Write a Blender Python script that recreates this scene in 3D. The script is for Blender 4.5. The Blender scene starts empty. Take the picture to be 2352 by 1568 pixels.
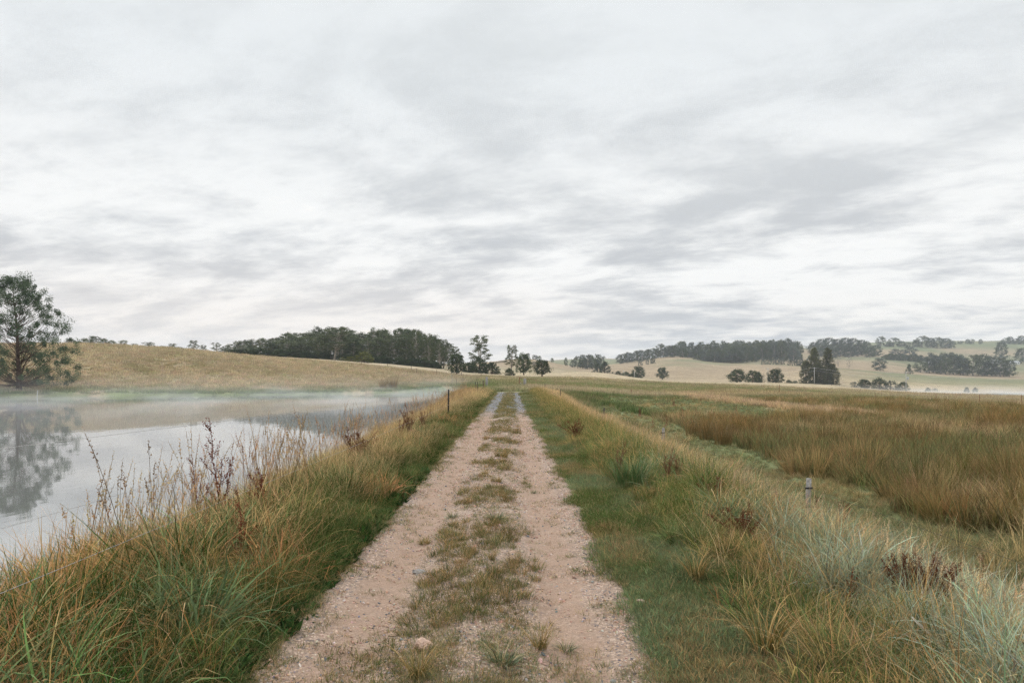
import bpy, math, random
import numpy as np
from mathutils import Vector

# ------------------------------------------------------------------ camera, world, sun, exposure
C = bpy.context.scene
COL = C.collection
F, U0, HZ, CAMZ = 1568.0, 1176.0, 862.0, 1.7        # focal length / principal column / horizon row for a 2352 px wide frame

cam_d = bpy.data.cameras.new('camera')
cam_d.sensor_width = 36.0
cam_d.lens = 24.0
cam_d.shift_y = (HZ - 784.0) / 2352.0
cam_d.clip_start = 0.05
cam_d.clip_end = 20000
cam = bpy.data.objects.new('camera', cam_d)
COL.objects.link(cam)
cam.location = (0, 0, CAMZ)
cam.rotation_euler = (math.radians(90), 0, 0)
C.camera = cam

C.render.engine = 'CYCLES'
C.view_settings.view_transform = 'Standard'
C.view_settings.look = 'None'
C.view_settings.gamma = 1.0
C.view_settings.exposure = 0.0
C.view_settings.use_curve_mapping = False
cy = C.cycles
cy.use_denoising = True
cy.denoiser = 'OPENIMAGEDENOISE'
cy.denoising_input_passes = 'RGB_ALBEDO_NORMAL'
cy.denoising_prefilter = 'NONE'
cy.denoising_quality = 'HIGH'
cy.max_bounces = 6
cy.diffuse_bounces = 2
cy.glossy_bounces = 3
cy.transmission_bounces = 3
cy.volume_bounces = 1
cy.transparent_max_bounces = 8
cy.use_adaptive_sampling = True
cy.adaptive_threshold = 0.025
cy.adaptive_min_samples = 16
cy.debug_use_spatial_splits = True
cy.volume_max_steps = 64

SUN_EL, SUN_AZ = math.radians(24), math.radians(-28)   # low sun behind the cloud, ahead and to the left

world = bpy.data.worlds.new("World")
C.world = world
world.use_nodes = True
wt = world.node_tree
wt.nodes.clear()


class NT:
    """tiny node helper"""
    def __init__(s, tree): s.t = tree
    def n(s, typ, **kw):
        nd = s.t.nodes.new(typ)
        for k, v in kw.items(): setattr(nd, k, v)
        return nd
    def link(s, a, b): s.t.links.new(a, b)
    def val(s, inp, v):
        if isinstance(v, bpy.types.NodeSocket): s.t.links.new(v, inp)
        else: inp.default_value = v
    def math(s, op, a, b=0.0, c=0.0, clamp=False):
        nd = s.n('ShaderNodeMath', operation=op, use_clamp=clamp)
        s.val(nd.inputs[0], a); s.val(nd.inputs[1], b); s.val(nd.inputs[2], c)
        return nd.outputs[0]
    def vmath(s, op, a, b=(0, 0, 0)):
        nd = s.n('ShaderNodeVectorMath', operation=op)
        s.val(nd.inputs[0], a); s.val(nd.inputs[1], b)
        return nd.outputs[0]
    def scalevec(s, a, f):
        nd = s.n('ShaderNodeVectorMath', operation='SCALE')
        s.val(nd.inputs[0], a); s.val(nd.inputs['Scale'], f)
        return nd.outputs[0]
    def mix(s, f, a, b, blend='MIX'):
        nd = s.n('ShaderNodeMix', data_type='RGBA', blend_type=blend)
        nd.clamp_factor = True
        s.val(nd.inputs[0], f)
        s.val(nd.inputs[6], a if isinstance(a, bpy.types.NodeSocket) else tuple(a) + (1,) * (4 - len(a)))
        s.val(nd.inputs[7], b if isinstance(b, bpy.types.NodeSocket) else tuple(b) + (1,) * (4 - len(b)))
        return nd.outputs[2]
    def noise(s, vec, scale, detail=3, rough=0.55, dist=0.0, color=False):
        nd = s.n('ShaderNodeTexNoise')
        s.val(nd.inputs['Vector'], vec)
        nd.inputs['Scale'].default_value = scale
        nd.inputs['Detail'].default_value = detail
        nd.inputs['Roughness'].default_value = rough
        nd.inputs['Distortion'].default_value = dist
        return nd.outputs['Color' if color else 'Fac']
    def ramp(s, f, a, b, lo=0.0, hi=1.0, smooth=True):
        nd = s.n('ShaderNodeMapRange', clamp=True)
        if smooth: nd.interpolation_type = 'SMOOTHSTEP'
        s.val(nd.inputs[0], f)
        nd.inputs[1].default_value = a; nd.inputs[2].default_value = b
        nd.inputs[3].default_value = lo; nd.inputs[4].default_value = hi
        return nd.outputs[0]
    def xyz(s, x, y, z):
        nd = s.n('ShaderNodeCombineXYZ')
        s.val(nd.inputs[0], x); s.val(nd.inputs[1], y); s.val(nd.inputs[2], z)
        return nd.outputs[0]
    def sep(s, v):
        nd = s.n('ShaderNodeSeparateXYZ'); s.link(v, nd.inputs[0])
        return nd.outputs[0], nd.outputs[1], nd.outputs[2]


def build_world():
    w = NT(wt)
    sky = w.n('ShaderNodeTexSky', sky_type='NISHITA')
    sky.sun_disc = False
    sky.sun_elevation = SUN_EL
    sky.sun_rotation = SUN_AZ
    sky.dust_density = 2.0
    tc = w.n('ShaderNodeTexCoord')
    d = w.vmath('NORMALIZE', tc.outputs['Generated'])
    x, y, z = w.sep(d)
    zc = w.math('MAXIMUM', z, 0.0)
    k = w.math('DIVIDE', 1.0, w.math('ADD', zc, 0.17))
    px, py = w.math('MULTIPLY', x, k), w.math('MULTIPLY', y, k)
    # the cloud deck: a level sheet seen from below, its rolls drawn out from left to right
    a = math.radians(-22)
    rx = w.math('ADD', w.math('MULTIPLY', px, math.cos(a)), w.math('MULTIPLY', py, math.sin(a)))
    ry = w.math('ADD', w.math('MULTIPLY', px, -math.sin(a)), w.math('MULTIPLY', py, math.cos(a)))
    p1 = w.xyz(w.math('MULTIPLY', rx, 0.75), w.math('MULTIPLY', ry, 1.0), 3.7)
    wob = w.noise(p1, 0.9, 3, 0.6)
    p2 = w.xyz(w.math('ADD', w.math('MULTIPLY', rx, 1.35), w.math('MULTIPLY', wob, 0.7)), w.math('ADD', w.math('MULTIPLY', ry, 2.0), w.math('MULTIPLY', wob, .7)), 8.1)
    big = w.noise(p1, 0.75, 3, 0.5)
    mid = w.noise(p2, 1.9, 5, 0.55)
    fin = w.noise(p2, 5.5, 5, 0.62)
    s = w.math('ADD', w.math('MULTIPLY', big, 0.36), w.math('ADD', w.math('MULTIPLY', mid, 0.50), w.math('MULTIPLY', fin, 0.15)))
    # softer, thinner cloud overhead
    soft = w.ramp(z, 0.12, 0.50)
    lo = w.ramp(s, 0.425, 0.625)                       # 0 bright gap .. 1 grey belly
    lo = w.math('MULTIPLY', lo, w.math('SUBTRACT', 1.0, w.math('MULTIPLY', soft, 0.45)))
    bright = w.mix(w.ramp(z, 0.0, 0.16), (10.4, 9.9, 9.3), w.mix(w.ramp(z, .16, .42), (9.9, 9.95, 9.85), (8.35, 8.7, 8.9)))
    grey = w.mix(w.ramp(z, 0.05, 0.5), (5.45, 5.65, 5.95), (6.5, 6.85, 7.05))
    cloud = w.mix(lo, bright, grey)
    # pale warm glow low above the left hill
    gd = w.vmath('NORMALIZE', w.xyz(-0.36, 0.93, 0.05))
    dot = w.n('ShaderNodeVectorMath', operation='DOT_PRODUCT')
    w.link(d, dot.inputs[0]); w.link(gd, dot.inputs[1])
    glow = w.math('MULTIPLY', w.ramp(dot.outputs['Value'], 0.80, 1.0), w.math('SUBTRACT', 1.0, w.ramp(z, 0.02, 0.2)))
    cloud = w.mix(w.math('MULTIPLY', glow, 0.55), cloud, (10.4, 9.3, 8.5))
    cov = w.ramp(s, 0.30, 0.42, 0.90, 1.0)
    colr = w.mix(cov, sky.outputs[0], cloud)
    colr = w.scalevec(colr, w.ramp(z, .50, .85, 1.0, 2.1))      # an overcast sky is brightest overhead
    below = w.ramp(z, -0.02, 0.0)
    colr = w.mix(below, (2.2, 2.0, 1.7), colr)
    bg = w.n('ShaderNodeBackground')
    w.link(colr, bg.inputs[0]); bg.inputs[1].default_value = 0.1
    out = w.n('ShaderNodeOutputWorld')
    w.link(bg.outputs[0], out.inputs[0])
    world.cycles.sampling_method = 'MANUAL'
    world.cycles.sample_map_resolution = 512


build_world()

sun_d = bpy.data.lights.new('sun', 'SUN')
sun_d.energy = 1.5
sun_d.angle = math.radians(18)
sun_d.color = (1.0, 0.93, 0.85)
sun = bpy.data.objects.new('sun', sun_d)
COL.objects.link(sun)
sun.location = (0, 0, 60)
_sd = Vector((math.sin(SUN_AZ) * math.cos(SUN_EL), math.cos(SUN_AZ) * math.cos(SUN_EL), math.sin(SUN_EL)))
sun.rotation_euler = _sd.to_track_quat('Z', 'Y').to_euler()

# ------------------------------------------------------------------ noise and terrain functions
RNG = np.random.default_rng(11)
_perm = np.random.default_rng(5).random((256, 256))


def vnoise(x, y, seed=0):
    x = np.asarray(x, float) + seed * 17.31; y = np.asarray(y, float) + seed * 9.77
    xi = np.floor(x).astype(int); yi = np.floor(y).astype(int)
    fx = x - xi; fy = y - yi
    fx = fx * fx * (3 - 2 * fx); fy = fy * fy * (3 - 2 * fy)
    g = lambda a, b: _perm[a & 255, b & 255]
    return (g(xi, yi) * (1 - fx) + g(xi + 1, yi) * fx) * (1 - fy) + (g(xi, yi + 1) * (1 - fx) + g(xi + 1, yi + 1) * fx) * fy


def fbm(x, y, seed=0, octv=4):
    s = 0; a = 0.5; t = 0
    for i in range(octv):
        s = s + a * vnoise(np.asarray(x) * 2 ** i, np.asarray(y) * 2 ** i, seed + i); t += a; a *= 0.5
    return s / t


def sst(a, b, x):
    t = np.clip((np.asarray(x, float) - a) / (b - a), 0, 1)
    return t * t * (3 - 2 * t)


# far relief: for sight lines fanning out from the track, the ground's fall below (or rise above) eye level at each distance
FAR = {
    0:    [(45, 925), (60, 912), (75, 906), (82, 890), (95, 858), (110, 826), (125, 801), (140, 788), (160, 787), (200, 800), (300, 828), (500, 845), (3500, 850)],
    200:  [(45, 925), (60, 910), (77, 905), (85, 888), (100, 852), (115, 818), (130, 797), (148, 789), (165, 790), (210, 802), (300, 822), (500, 840), (3500, 845)],
    400:  [(45, 925), (60, 912), (80, 905), (90, 884), (105, 857), (120, 829), (138, 808), (155, 799.5), (175, 800), (220, 808), (300, 818), (500, 838), (3500, 845)],
    600:  [(45, 925), (60, 912), (84, 904), (95, 883), (115, 857), (135, 835), (155, 822), (175, 818.5), (250, 817), (350, 820), (800, 838), (3500, 845)],
    760:  [(45, 922), (60, 910), (86, 903), (100, 884), (125, 858), (150, 837), (180, 827.5), (250, 825), (400, 826), (800, 838), (3500, 845)],
    900:  [(45, 922), (60, 908), (91, 901), (105, 888), (130, 865), (160, 848), (200, 837.5), (250, 834), (400, 832), (800, 838), (3500, 845)],
    1000: [(45, 920), (60, 906), (100, 896), (120, 883), (150, 864), (180, 852), (220, 845.5), (260, 843), (400, 840), (700, 835), (3500, 840)],
    1060: [(45, 921), (60, 905), (105, 893), (120, 886), (150, 872), (190, 859), (230, 853.5), (300, 852), (450, 846), (700, 835), (3500, 838)],
    1120: [(45, 921), (60, 904), (75, 896), (90, 889), (120, 879), (160, 867), (210, 859.5), (260, 857), (400, 850), (600, 834), (900, 830), (3500, 838)],
    1180: [(45, 921), (60, 904), (66, 900), (75, 896), (90, 889), (120, 880), (160, 870), (220, 862), (280, 859), (400, 853), (500, 838), (600, 821), (700, 824), (1000, 830), (3500, 832)],
    1250: [(45, 921), (60, 904), (75, 895), (100, 886), (150, 873), (200, 865), (260, 861), (350, 858), (450, 850), (600, 824), (700, 828), (1200, 832), (2500, 828), (3500, 830)],
    1330: [(45, 925), (60, 908), (75, 899), (100, 888), (150, 873), (220, 859), (280, 853), (320, 852), (400, 858), (600, 850), (900, 838), (1400, 827), (2500, 823), (3500, 826)],
    1400: [(45, 932), (60, 914), (75, 903), (100, 891), (150, 877), (220, 863), (280, 857), (340, 859), (450, 868), (600, 850), (750, 838), (900, 835), (1500, 825), (2500, 822), (3500, 826)],
    1470: [(45, 940), (60, 920), (75, 908), (100, 895), (150, 881), (200, 872), (250, 868), (300, 870), (450, 872), (550, 862), (700, 838), (850, 827), (1000, 826), (2000, 828), (3500, 832)],
    1550: [(45, 952), (60, 934), (75, 918), (90, 906), (110, 897), (150, 885), (200, 877), (240, 876), (300, 880), (450, 874), (550, 856), (650, 838), (780, 820), (900, 815), (1100, 818), (3500, 830)],
    1660: [(45, 975), (60, 947), (75, 930), (90, 915), (110, 902), (150, 888), (200, 879.5), (240, 877.5), (300, 881), (450, 876), (550, 862), (650, 845), (760, 833), (900, 824), (1100, 812), (1500, 812), (3500, 822)],
    1760: [(45, 975), (60, 948), (78, 930), (95, 915), (115, 903), (150, 891), (200, 881), (240, 878.5), (300, 883), (400, 881), (500, 862), (600, 843), (700, 836), (900, 822), (1150, 804), (1500, 797), (3500, 815)],
    1850: [(45, 975), (60, 948), (80, 929), (97, 915), (120, 904), (150, 895), (200, 884), (250, 880.5), (300, 883), (385, 881), (480, 855), (560, 839), (650, 843), (800, 834), (1000, 815), (1300, 795), (1700, 793), (3500, 812)],
    1930: [(45, 975), (60, 948), (80, 928), (100, 914), (125, 903), (150, 897), (200, 889), (250, 886), (320, 889), (400, 882), (480, 860), (560, 844), (680, 848), (850, 834), (1050, 815), (1300, 795), (1700, 788), (3500, 812)],
    2050: [(45, 975), (60, 948), (82, 927), (105, 913), (140, 904), (180, 900), (230, 899), (290, 901), (360, 895), (450, 874), (560, 856), (680, 857), (850, 835), (1050, 815), (1300, 795), (1700, 784), (3500, 808)],
    2160: [(45, 975), (60, 948), (82, 927), (105, 915), (140, 908), (180, 907), (230, 906), (290, 903), (330, 898), (380, 892), (480, 877), (600, 864), (720, 862), (850, 848), (1050, 825), (1300, 797), (1550, 781.5), (3500, 805)],
    2352: [(45, 975), (60, 948), (85, 928), (110, 916), (150, 911), (200, 910), (250, 909), (300, 903), (350, 897), (450, 886), (600, 874), (750, 867), (850, 850), (1000, 835), (1200, 812), (1400, 791), (1600, 781), (3500, 805)],
}
_us = np.array(sorted(FAR))
_LY = np.linspace(math.log(40), math.log(3600), 420)
_UG = np.linspace(-200, 2560, 461)
_cols = np.array([np.interp(_LY, [math.log(a) for a, b in FAR[u]], [b for a, b in FAR[u]]) for u in _us])
_grid = np.array([np.interp(_UG, _us, _cols[:, j]) for j in range(len(_LY))])      # [Y, u]


def _blur(g, n, ax):
    k = np.hanning(2 * n + 3)[1:-1]; k /= k.sum()
    p = [(0, 0), (0, 0)]; p[ax] = (n, n)
    gp = np.pad(g, p, mode='edge')
    return np.apply_along_axis(lambda m: np.convolve(m, k, 'valid'), ax, gp)


_grid = _blur(_blur(_grid, 7, 0), 9, 1)


def zfar(X, Y):
    Yc = np.maximum(Y, 40.0)
    u = np.clip(U0 + X / Yc * F, -200, 2559.9)
    ly = np.clip(np.log(Yc), _LY[0], _LY[-1] - 1e-6)
    a = (ly - _LY[0]) / (_LY[1] - _LY[0]); b = (u - _UG[0]) / (_UG[1] - _UG[0])
    ai = np.clip(a.astype(int), 0, len(_LY) - 2); bi = np.clip(b.astype(int), 0, len(_UG) - 2)
    fa = a - ai; fb = b - bi
    v = (_grid[ai, bi] * (1 - fa) + _grid[ai + 1, bi] * fa) * (1 - fb) + (_grid[ai, bi + 1] * (1 - fa) + _grid[ai + 1, bi + 1] * fa) * fb
    z = CAMZ - (v - HZ) * Yc / F
    am = sst(150, 900, Y) * 3.0 + 0.12
    sc = 1.0 / (12 + 0.12 * np.minimum(Y, 900))
    return z + am * (fbm(X * sc, Y * sc, 3, 4) - 0.5)


_PX = [-400, -60, -12, -5.2, -4.6, -4.1, -3.5, -2.9, -2.3, -1.55, -1.3, -.95, -.55, -.3, -.05, .35, .72, .95, 1.8, 2.5, 3.1, 3.7, 4.4, 5.4, 7.0, 9.0, 20, 400]
_PZ = [-0.4, -0.4, -0.5, -0.62, -0.6, -0.42, -0.16, -.02, .02, .015, 0.0, -.05, .0, .028, .0, -.05, 0.0, .02, .06, .05, -.08, -.35, -.72, -1.15, -1.45, -1.6, -1.62, -1.6]


def znear(X, Y):
    z = np.interp(X, _PX, _PZ)
    off = np.maximum(sst(-1.3, -2.0, X), sst(0.75, 1.5, X))
    z = z + off * 0.16 * (fbm(X * 0.8, Y * 0.8, 21, 4) - 0.5) + 0.018 * (fbm(X * 3, Y * 3, 31, 3) - 0.5)
    z = z + sst(8, 14, X) * 0.25 * (fbm(X * 0.12, Y * 0.12, 9, 3) - 0.5)
    return z


POND = np.array([(-4.75, -30), (-4.75, 10), (-4.9, 30), (-5.3, 60), (-5.8, 90), (-6.6, 108), (-8.2, 118.5), (-10.4, 113), (-13.4, 103), (-17.3, 91), (-26, 85.5),
                 (-35, 82), (-56, 75.5), (-78, 70), (-115, 60), (-140, 30), (-120, -15), (-60, -40)], float)
POND_Z = -0.70
POND2 = np.array([(150, 286), (176, 262), (200, 258), (250, 256), (330, 260), (380, 280), (360, 312), (260, 304), (215, 296), (180, 292)], float)
POND2_Z = -6.05


def sd_poly(P, X, Y):
    """signed distance, negative inside"""
    X = np.asarray(X, float); Y = np.asarray(Y, float)
    d = np.full(X.shape, 1e18); ins = np.zeros(X.shape, bool)
    n = len(P)
    for i in range(n):
        ax, ay = P[i]; bx, by = P[(i + 1) % n]
        ex, ey = bx - ax, by - ay
        t = np.clip(((X - ax) * ex + (Y - ay) * ey) / (ex * ex + ey * ey), 0, 1)
        d = np.minimum(d, (X - ax - t * ex) ** 2 + (Y - ay - t * ey) ** 2)
        c = ((ay > Y) != (by > Y))
        xi = ax + (Y - ay) * ex / (ey if abs(ey) > 1e-9 else 1e-9)
        ins ^= c & (X < xi)
    d = np.sqrt(d)
    return np.where(ins, -d, d)


def ground_z(X, Y):
    X = np.asarray(X, float); Y = np.asarray(Y, float)
    s = sst(34, 62, Y)
    z = znear(X, Y) * (1 - s) + zfar(X, Y) * s
    # keep the track level through the blend
    tr = (1 - sst(1.2, 3.5, np.abs(X + 0.3))) * sst(20, 34, Y) * (1 - sst(66, 78, Y))
    z = z * (1 - tr) + tr * np.clip(z, -0.02, 0.03)
    d = sd_poly(POND, X, Y) + 0.7 * (fbm(X * 0.5, Y * 0.5, 41, 3) - 0.5) * sst(20, 60, Y)
    up = np.maximum(z, POND_Z + 0.06 + 0.02 * np.clip(d, 0, 4))
    z = np.where((d > 0) & (d < 40), up, z)
    bed = POND_Z + 0.05 + d * 0.45
    z = np.where(d < 0.1, np.minimum(np.maximum(z, POND_Z + .1) , np.maximum(bed, POND_Z - 1.4)), z)
    near2 = (X > 130) & (Y > 230) & (Y < 340)
    if near2.any():
        d2 = sd_poly(POND2, X, Y)
        z = np.where(d2 < 0, np.minimum(z, POND2_Z + np.maximum(d2 * 0.4, -1.2)), z)
        z = np.where((d2 >= 0) & (d2 < 20), np.maximum(z, POND2_Z + 0.12), z)
    return z


def gz(x, y): return float(ground_z(np.array([float(x)]), np.array([float(y)]))[0])


_MY = np.exp(np.linspace(math.log(2.0), math.log(2600), 1500))


def on_ground(u, v, ymin=2.0):
    """where the sight line through (u, v) meets the ground"""
    Y = _MY[_MY > ymin]; X = (u - U0) / F * Y
    g = ground_z(X, Y); r = CAMZ - (v - HZ) / F * Y
    i = np.nonzero(g >= r)[0]
    k = i[0] if len(i) else len(Y) - 1
    return float(X[k]), float(Y[k]), float(g[k])


def at(u, Y):
    x = (u - U0) / F * Y
    return x, Y, gz(x, Y)


# ------------------------------------------------------------------ ground cover zones (plant colours, linear)
STRAW = np.array((.47, .375, .25)); GOLD = np.array((.42, .335, .22)); GREEN = np.array((.085, .135, .040))
OLIVE = np.array((.21, .195, .075)); RUSH = np.array((.245, .150, .055)); DARKG = np.array((.050, .080, .026))
FROST = np.array((.33, .41, .30)); DIST = np.array((.335, .255, .165)); PINKT = np.array((.52, .375, .235))


ONE = lambda n, c: np.array(c) * np.ones((n, 1))
rng_u = lambda n, s, a, b: np.random.default_rng(s).uniform(a, b, n)


def lerp(a, b, t): return a + (b - a) * np.asarray(t)[..., None]


def zone(X, Y):
    """ground-cover weights"""
    X = np.asarray(X, float); Y = np.asarray(Y, float)
    n1 = fbm(X * .35, Y * .35, 51, 3) - .5
    Xw = X + 1.6 * n1 * np.clip(np.abs(X) / 6, 0, 1)
    Z = {}
    tw = 0.12 * (fbm(X * 2.2, Y * 2.2, 52, 3) - .5) * 2
    Z['track'] = ((X > -1.38 + tw * 1.3) & (X < 0.78 + tw * 1.3) & (Y < 68)).astype(float)
    wet_near = sst(6.9, 7.8, X + 3.0 * n1) * (1 - sst(33, 39, Y + 4 * n1))
    wet_far = sst(19.5, 22, Xw) * sst(28, 36, Y) * (1 - sst(56, 66, Y + 6 * n1 - 0.05 * (X - 30)))
    Z['wet'] = np.maximum(wet_near, wet_far)
    Z['greenpatch'] = sst(7, 9, Xw) * (1 - sst(17, 19, Xw)) * sst(31, 38, Y + 5 * n1) * (1 - sst(60, 72, Y))
    Z['lowstrip'] = sst(4.7, 5.4, Xw) * (1 - sst(6.9, 7.8, X + 3.0 * n1)) * (1 - sst(40, 60, Y))
    Z['tanband'] = sst(16.5, 18.5, Xw) * (1 - sst(20.5, 22, Xw)) * sst(30, 38, Y) * (1 - sst(70, 85, Y))
    Z['shore'] = np.clip(1 - sd_poly(POND, X, Y) / 9.0, 0, 1) * sst(60, 72, Y)
    return Z


def cover_colour(X, Y):
    X = np.asarray(X, float); Y = np.asarray(Y, float)
    Z = zone(X, Y)
    n = fbm(X * .09, Y * .05, 61, 4); m = fbm(X * .5, Y * .35, 63, 3); f = fbm(X * 2.5, Y * 2.5, 65, 3)
    far = sst(160, 420, Y)
    c = lerp(STRAW[None, :] * np.ones((X.size, 1)), GOLD, sst(.35, .65, n))
    c = lerp(c, OLIVE, 0.4 * sst(.5, .75, m))
    # level ground round the gate is greener
    gt = sst(78, 92, Y) * (1 - sst(130, 190, Y)) * sst(-14, -2, X) * (1 - sst(45, 75, X))
    c = lerp(c, lerp(OLIVE[None, :] * np.ones((X.size, 1)), GREEN * 1.6, sst(.4, .7, m)), 0.6 * gt * sst(.35, .6, fbm(X * .15, Y * .15, 66, 3) + .1))
    # near-hill foot by the water
    c = lerp(c, GREEN * 1.3, 0.8 * Z['shore'] * sst(.3, .55, m + .1))
    # right-hand plain, golden brown just beyond the wet ground
    br = sst(64, 72, Y) * (1 - sst(84, 104, Y)) * sst(14, 26, X)
    c = lerp(c, RUSH * 1.7, 0.22 * br)
    # distant hills
    dist = lerp(DIST[None, :] * np.ones((X.size, 1)), np.array((.205, .205, .115)), sst(.40, .60, fbm(X * .006, Y * .006, 67, 4)))
    dist = lerp(dist, np.array((.15, .18, .09)), 0.6 * sst(780, 1000, Y) * sst(.4, .6, fbm(X * .004, Y * .004, 68, 3)))
    c = lerp(c, dist, sst(300, 560, Y))
    # the bank and near ground
    near = 1 - sst(60, 80, Y)
    nb = lerp(np.array((.13, .16, .065))[None, :] * np.ones((X.size, 1)), np.array((.25, .22, .11)), sst(.35, .65, m))
    nb = lerp(nb, GOLD, 0.55 * sst(.5, .8, n) * sst(8, 30, Y))
    c = lerp(c, nb, near)
    gap_shade = (1 - sst(24, 40, Y)) * (sst(-1.35, -1.7, X) * (X > -5) + sst(1.7, 2.1, X) * (X < 5))
    c = lerp(c, np.array((.045, .040, .018)), .9 * gap_shade)  # dark litter under the bank grass, with shade between tufts painted in
    c = lerp(c, np.array((.15, .18, .075)), 0.9 * Z['greenpatch'])
    c = lerp(c, PINKT, 0.9 * Z['tanband'])
    c = lerp(c, np.array((.165, .185, .085)), 0.85 * Z['lowstrip'])
    c = lerp(c, lerp(ONE(X.size, (.15, .155, .07)), RUSH * .9, sst(.4, .6, m)), 0.9 * Z['wet'])
    c = c * (0.86 + 0.28 * f)[:, None]
    return c, Z


# dock and other dead weeds: kind, column, row of the foot, row of the top, description
WEEDS = (('spike', 510, 1225, 962, 'tallest rust red dock spike against the white water on the left bank'),
         ('spike', 462, 1235, 1045, 'red dock spike just left of the tallest one'),
         ('tan', 425, 1215, 1070, 'curled brown dead dock left of the red spikes'),
         ('single', 572, 1215, 1080, 'short red dock stem right of the tallest spike'),
         ('fan', 618, 1210, 1070, 'leaning red dock reaching right over the bank grass'),
         ('spike', 560, 1330, 1120, 'dark red dock stem in front of the tallest spike, lower on the bank'),
         ('bushy', 818, 1065, 990, 'dark twiggy dock bush halfway along the left bank'),
         ('tan', 942, 1010, 925, 'brown feathery dock in front of the steel picket'),
         ('tan', 970, 992, 935, 'small brown dock close to the steel picket'),
         ('tan', 920, 1012, 950, 'reddish dead dock at the pond edge left of the feathery one'),
         ('bushy', 1325, 1008, 965, 'dark twiggy dock farthest along the right bank'),
         ('tan', 1420, 1100, 1015, 'upright brown dock beside the bright green clump on the right bank'),
         ('tan', 1531, 1110, 1028, 'tan dock clump on the right bank behind the green clump'),
         ('tan', 1556, 1112, 1040, 'tan dock right behind another on the right bank'),
         ('bushy', 1641, 1155, 1098, 'dark spiky dock on the right bank crest'),
         ('bushy', 1712, 1245, 1165, 'low dark branching dock in the pale grass right of the track'),
         ('bushy', 1880, 1245, 1155, 'largest branching dark dock below the grey fence post'),
         ('fan', 1935, 1225, 1150, 'rusty dock fanning out right of the largest branching dock'),
         ('single', 2010, 1330, 1215, 'single upright rusty dock stem in front of the dark dead clump'),
         ('dead', 2085, 1400, 1275, 'dense dark dead weed clump, left half, near the right edge'),
         ('dead', 2150, 1410, 1280, 'dense dark dead weed clump, right half, near the right edge'),
         ('tan', 2256, 1400, 1270, 'brown dock stem at the far right of the frosted grass'),
         ('single', 1955, 1395, 1300, 'red leaved dock low in the frosted grass'),
         ('single', 1760, 1190, 1130, 'thin red dock stem in the straw grass near the fence post'),
         ('tan', 1480, 1045, 1000, 'small tan dock behind the right bank grass'))
_WP = [on_ground(w[1], w[2]) for w in WEEDS]


def room(X, Y):
    """grass is shorter round (and on the camera side of) the big weeds"""
    k = np.ones(len(X))
    for x, y, z in _WP:
        d = np.hypot((X - x) / .22, (Y - y + .18) / .42)
        k = np.minimum(k, .42 + .58 * sst(.6, 1.3, d))
    return k


# ------------------------------------------------------------------ mesh helpers
def mesh_np(name, V, Fc, nsides, mats=None, smooth=False):
    """V (n,3), Fc (m,k) array of equal-size faces"""
    me = bpy.data.meshes.new(name)
    V = np.asarray(V, np.float32); Fc = np.asarray(Fc, np.int32)
    me.vertices.add(len(V)); me.vertices.foreach_set('co', V.ravel())
    if len(Fc):
        me.loops.add(Fc.size); me.loops.foreach_set('vertex_index', Fc.ravel())
        me.polygons.add(len(Fc))
        me.polygons.foreach_set('loop_start', np.arange(0, Fc.size, nsides, dtype=np.int32))
        me.polygons.foreach_set('loop_total', np.full(len(Fc), nsides, np.int32))
        if smooth: me.polygons.foreach_set('use_smooth', np.ones(len(Fc), bool))
    if mats: 
        for m in (mats if isinstance(mats, (list, tuple)) else [mats]): me.materials.append(m)
    me.update(calc_edges=True)
    return me


def attr_f(me, name, arr):
    a = me.attributes.new(name, 'FLOAT', 'POINT'); a.data.foreach_set('value', np.asarray(arr, np.float32).ravel())


def attr_v(me, name, arr):
    a = me.attributes.new(name, 'FLOAT_VECTOR', 'POINT'); a.data.foreach_set('vector', np.asarray(arr, np.float32).ravel())


def attr_i(me, name, arr):
    a = me.attributes.new(name, 'INT', 'POINT'); a.data.foreach_set('value', np.asarray(arr, np.int32).ravel())


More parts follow.
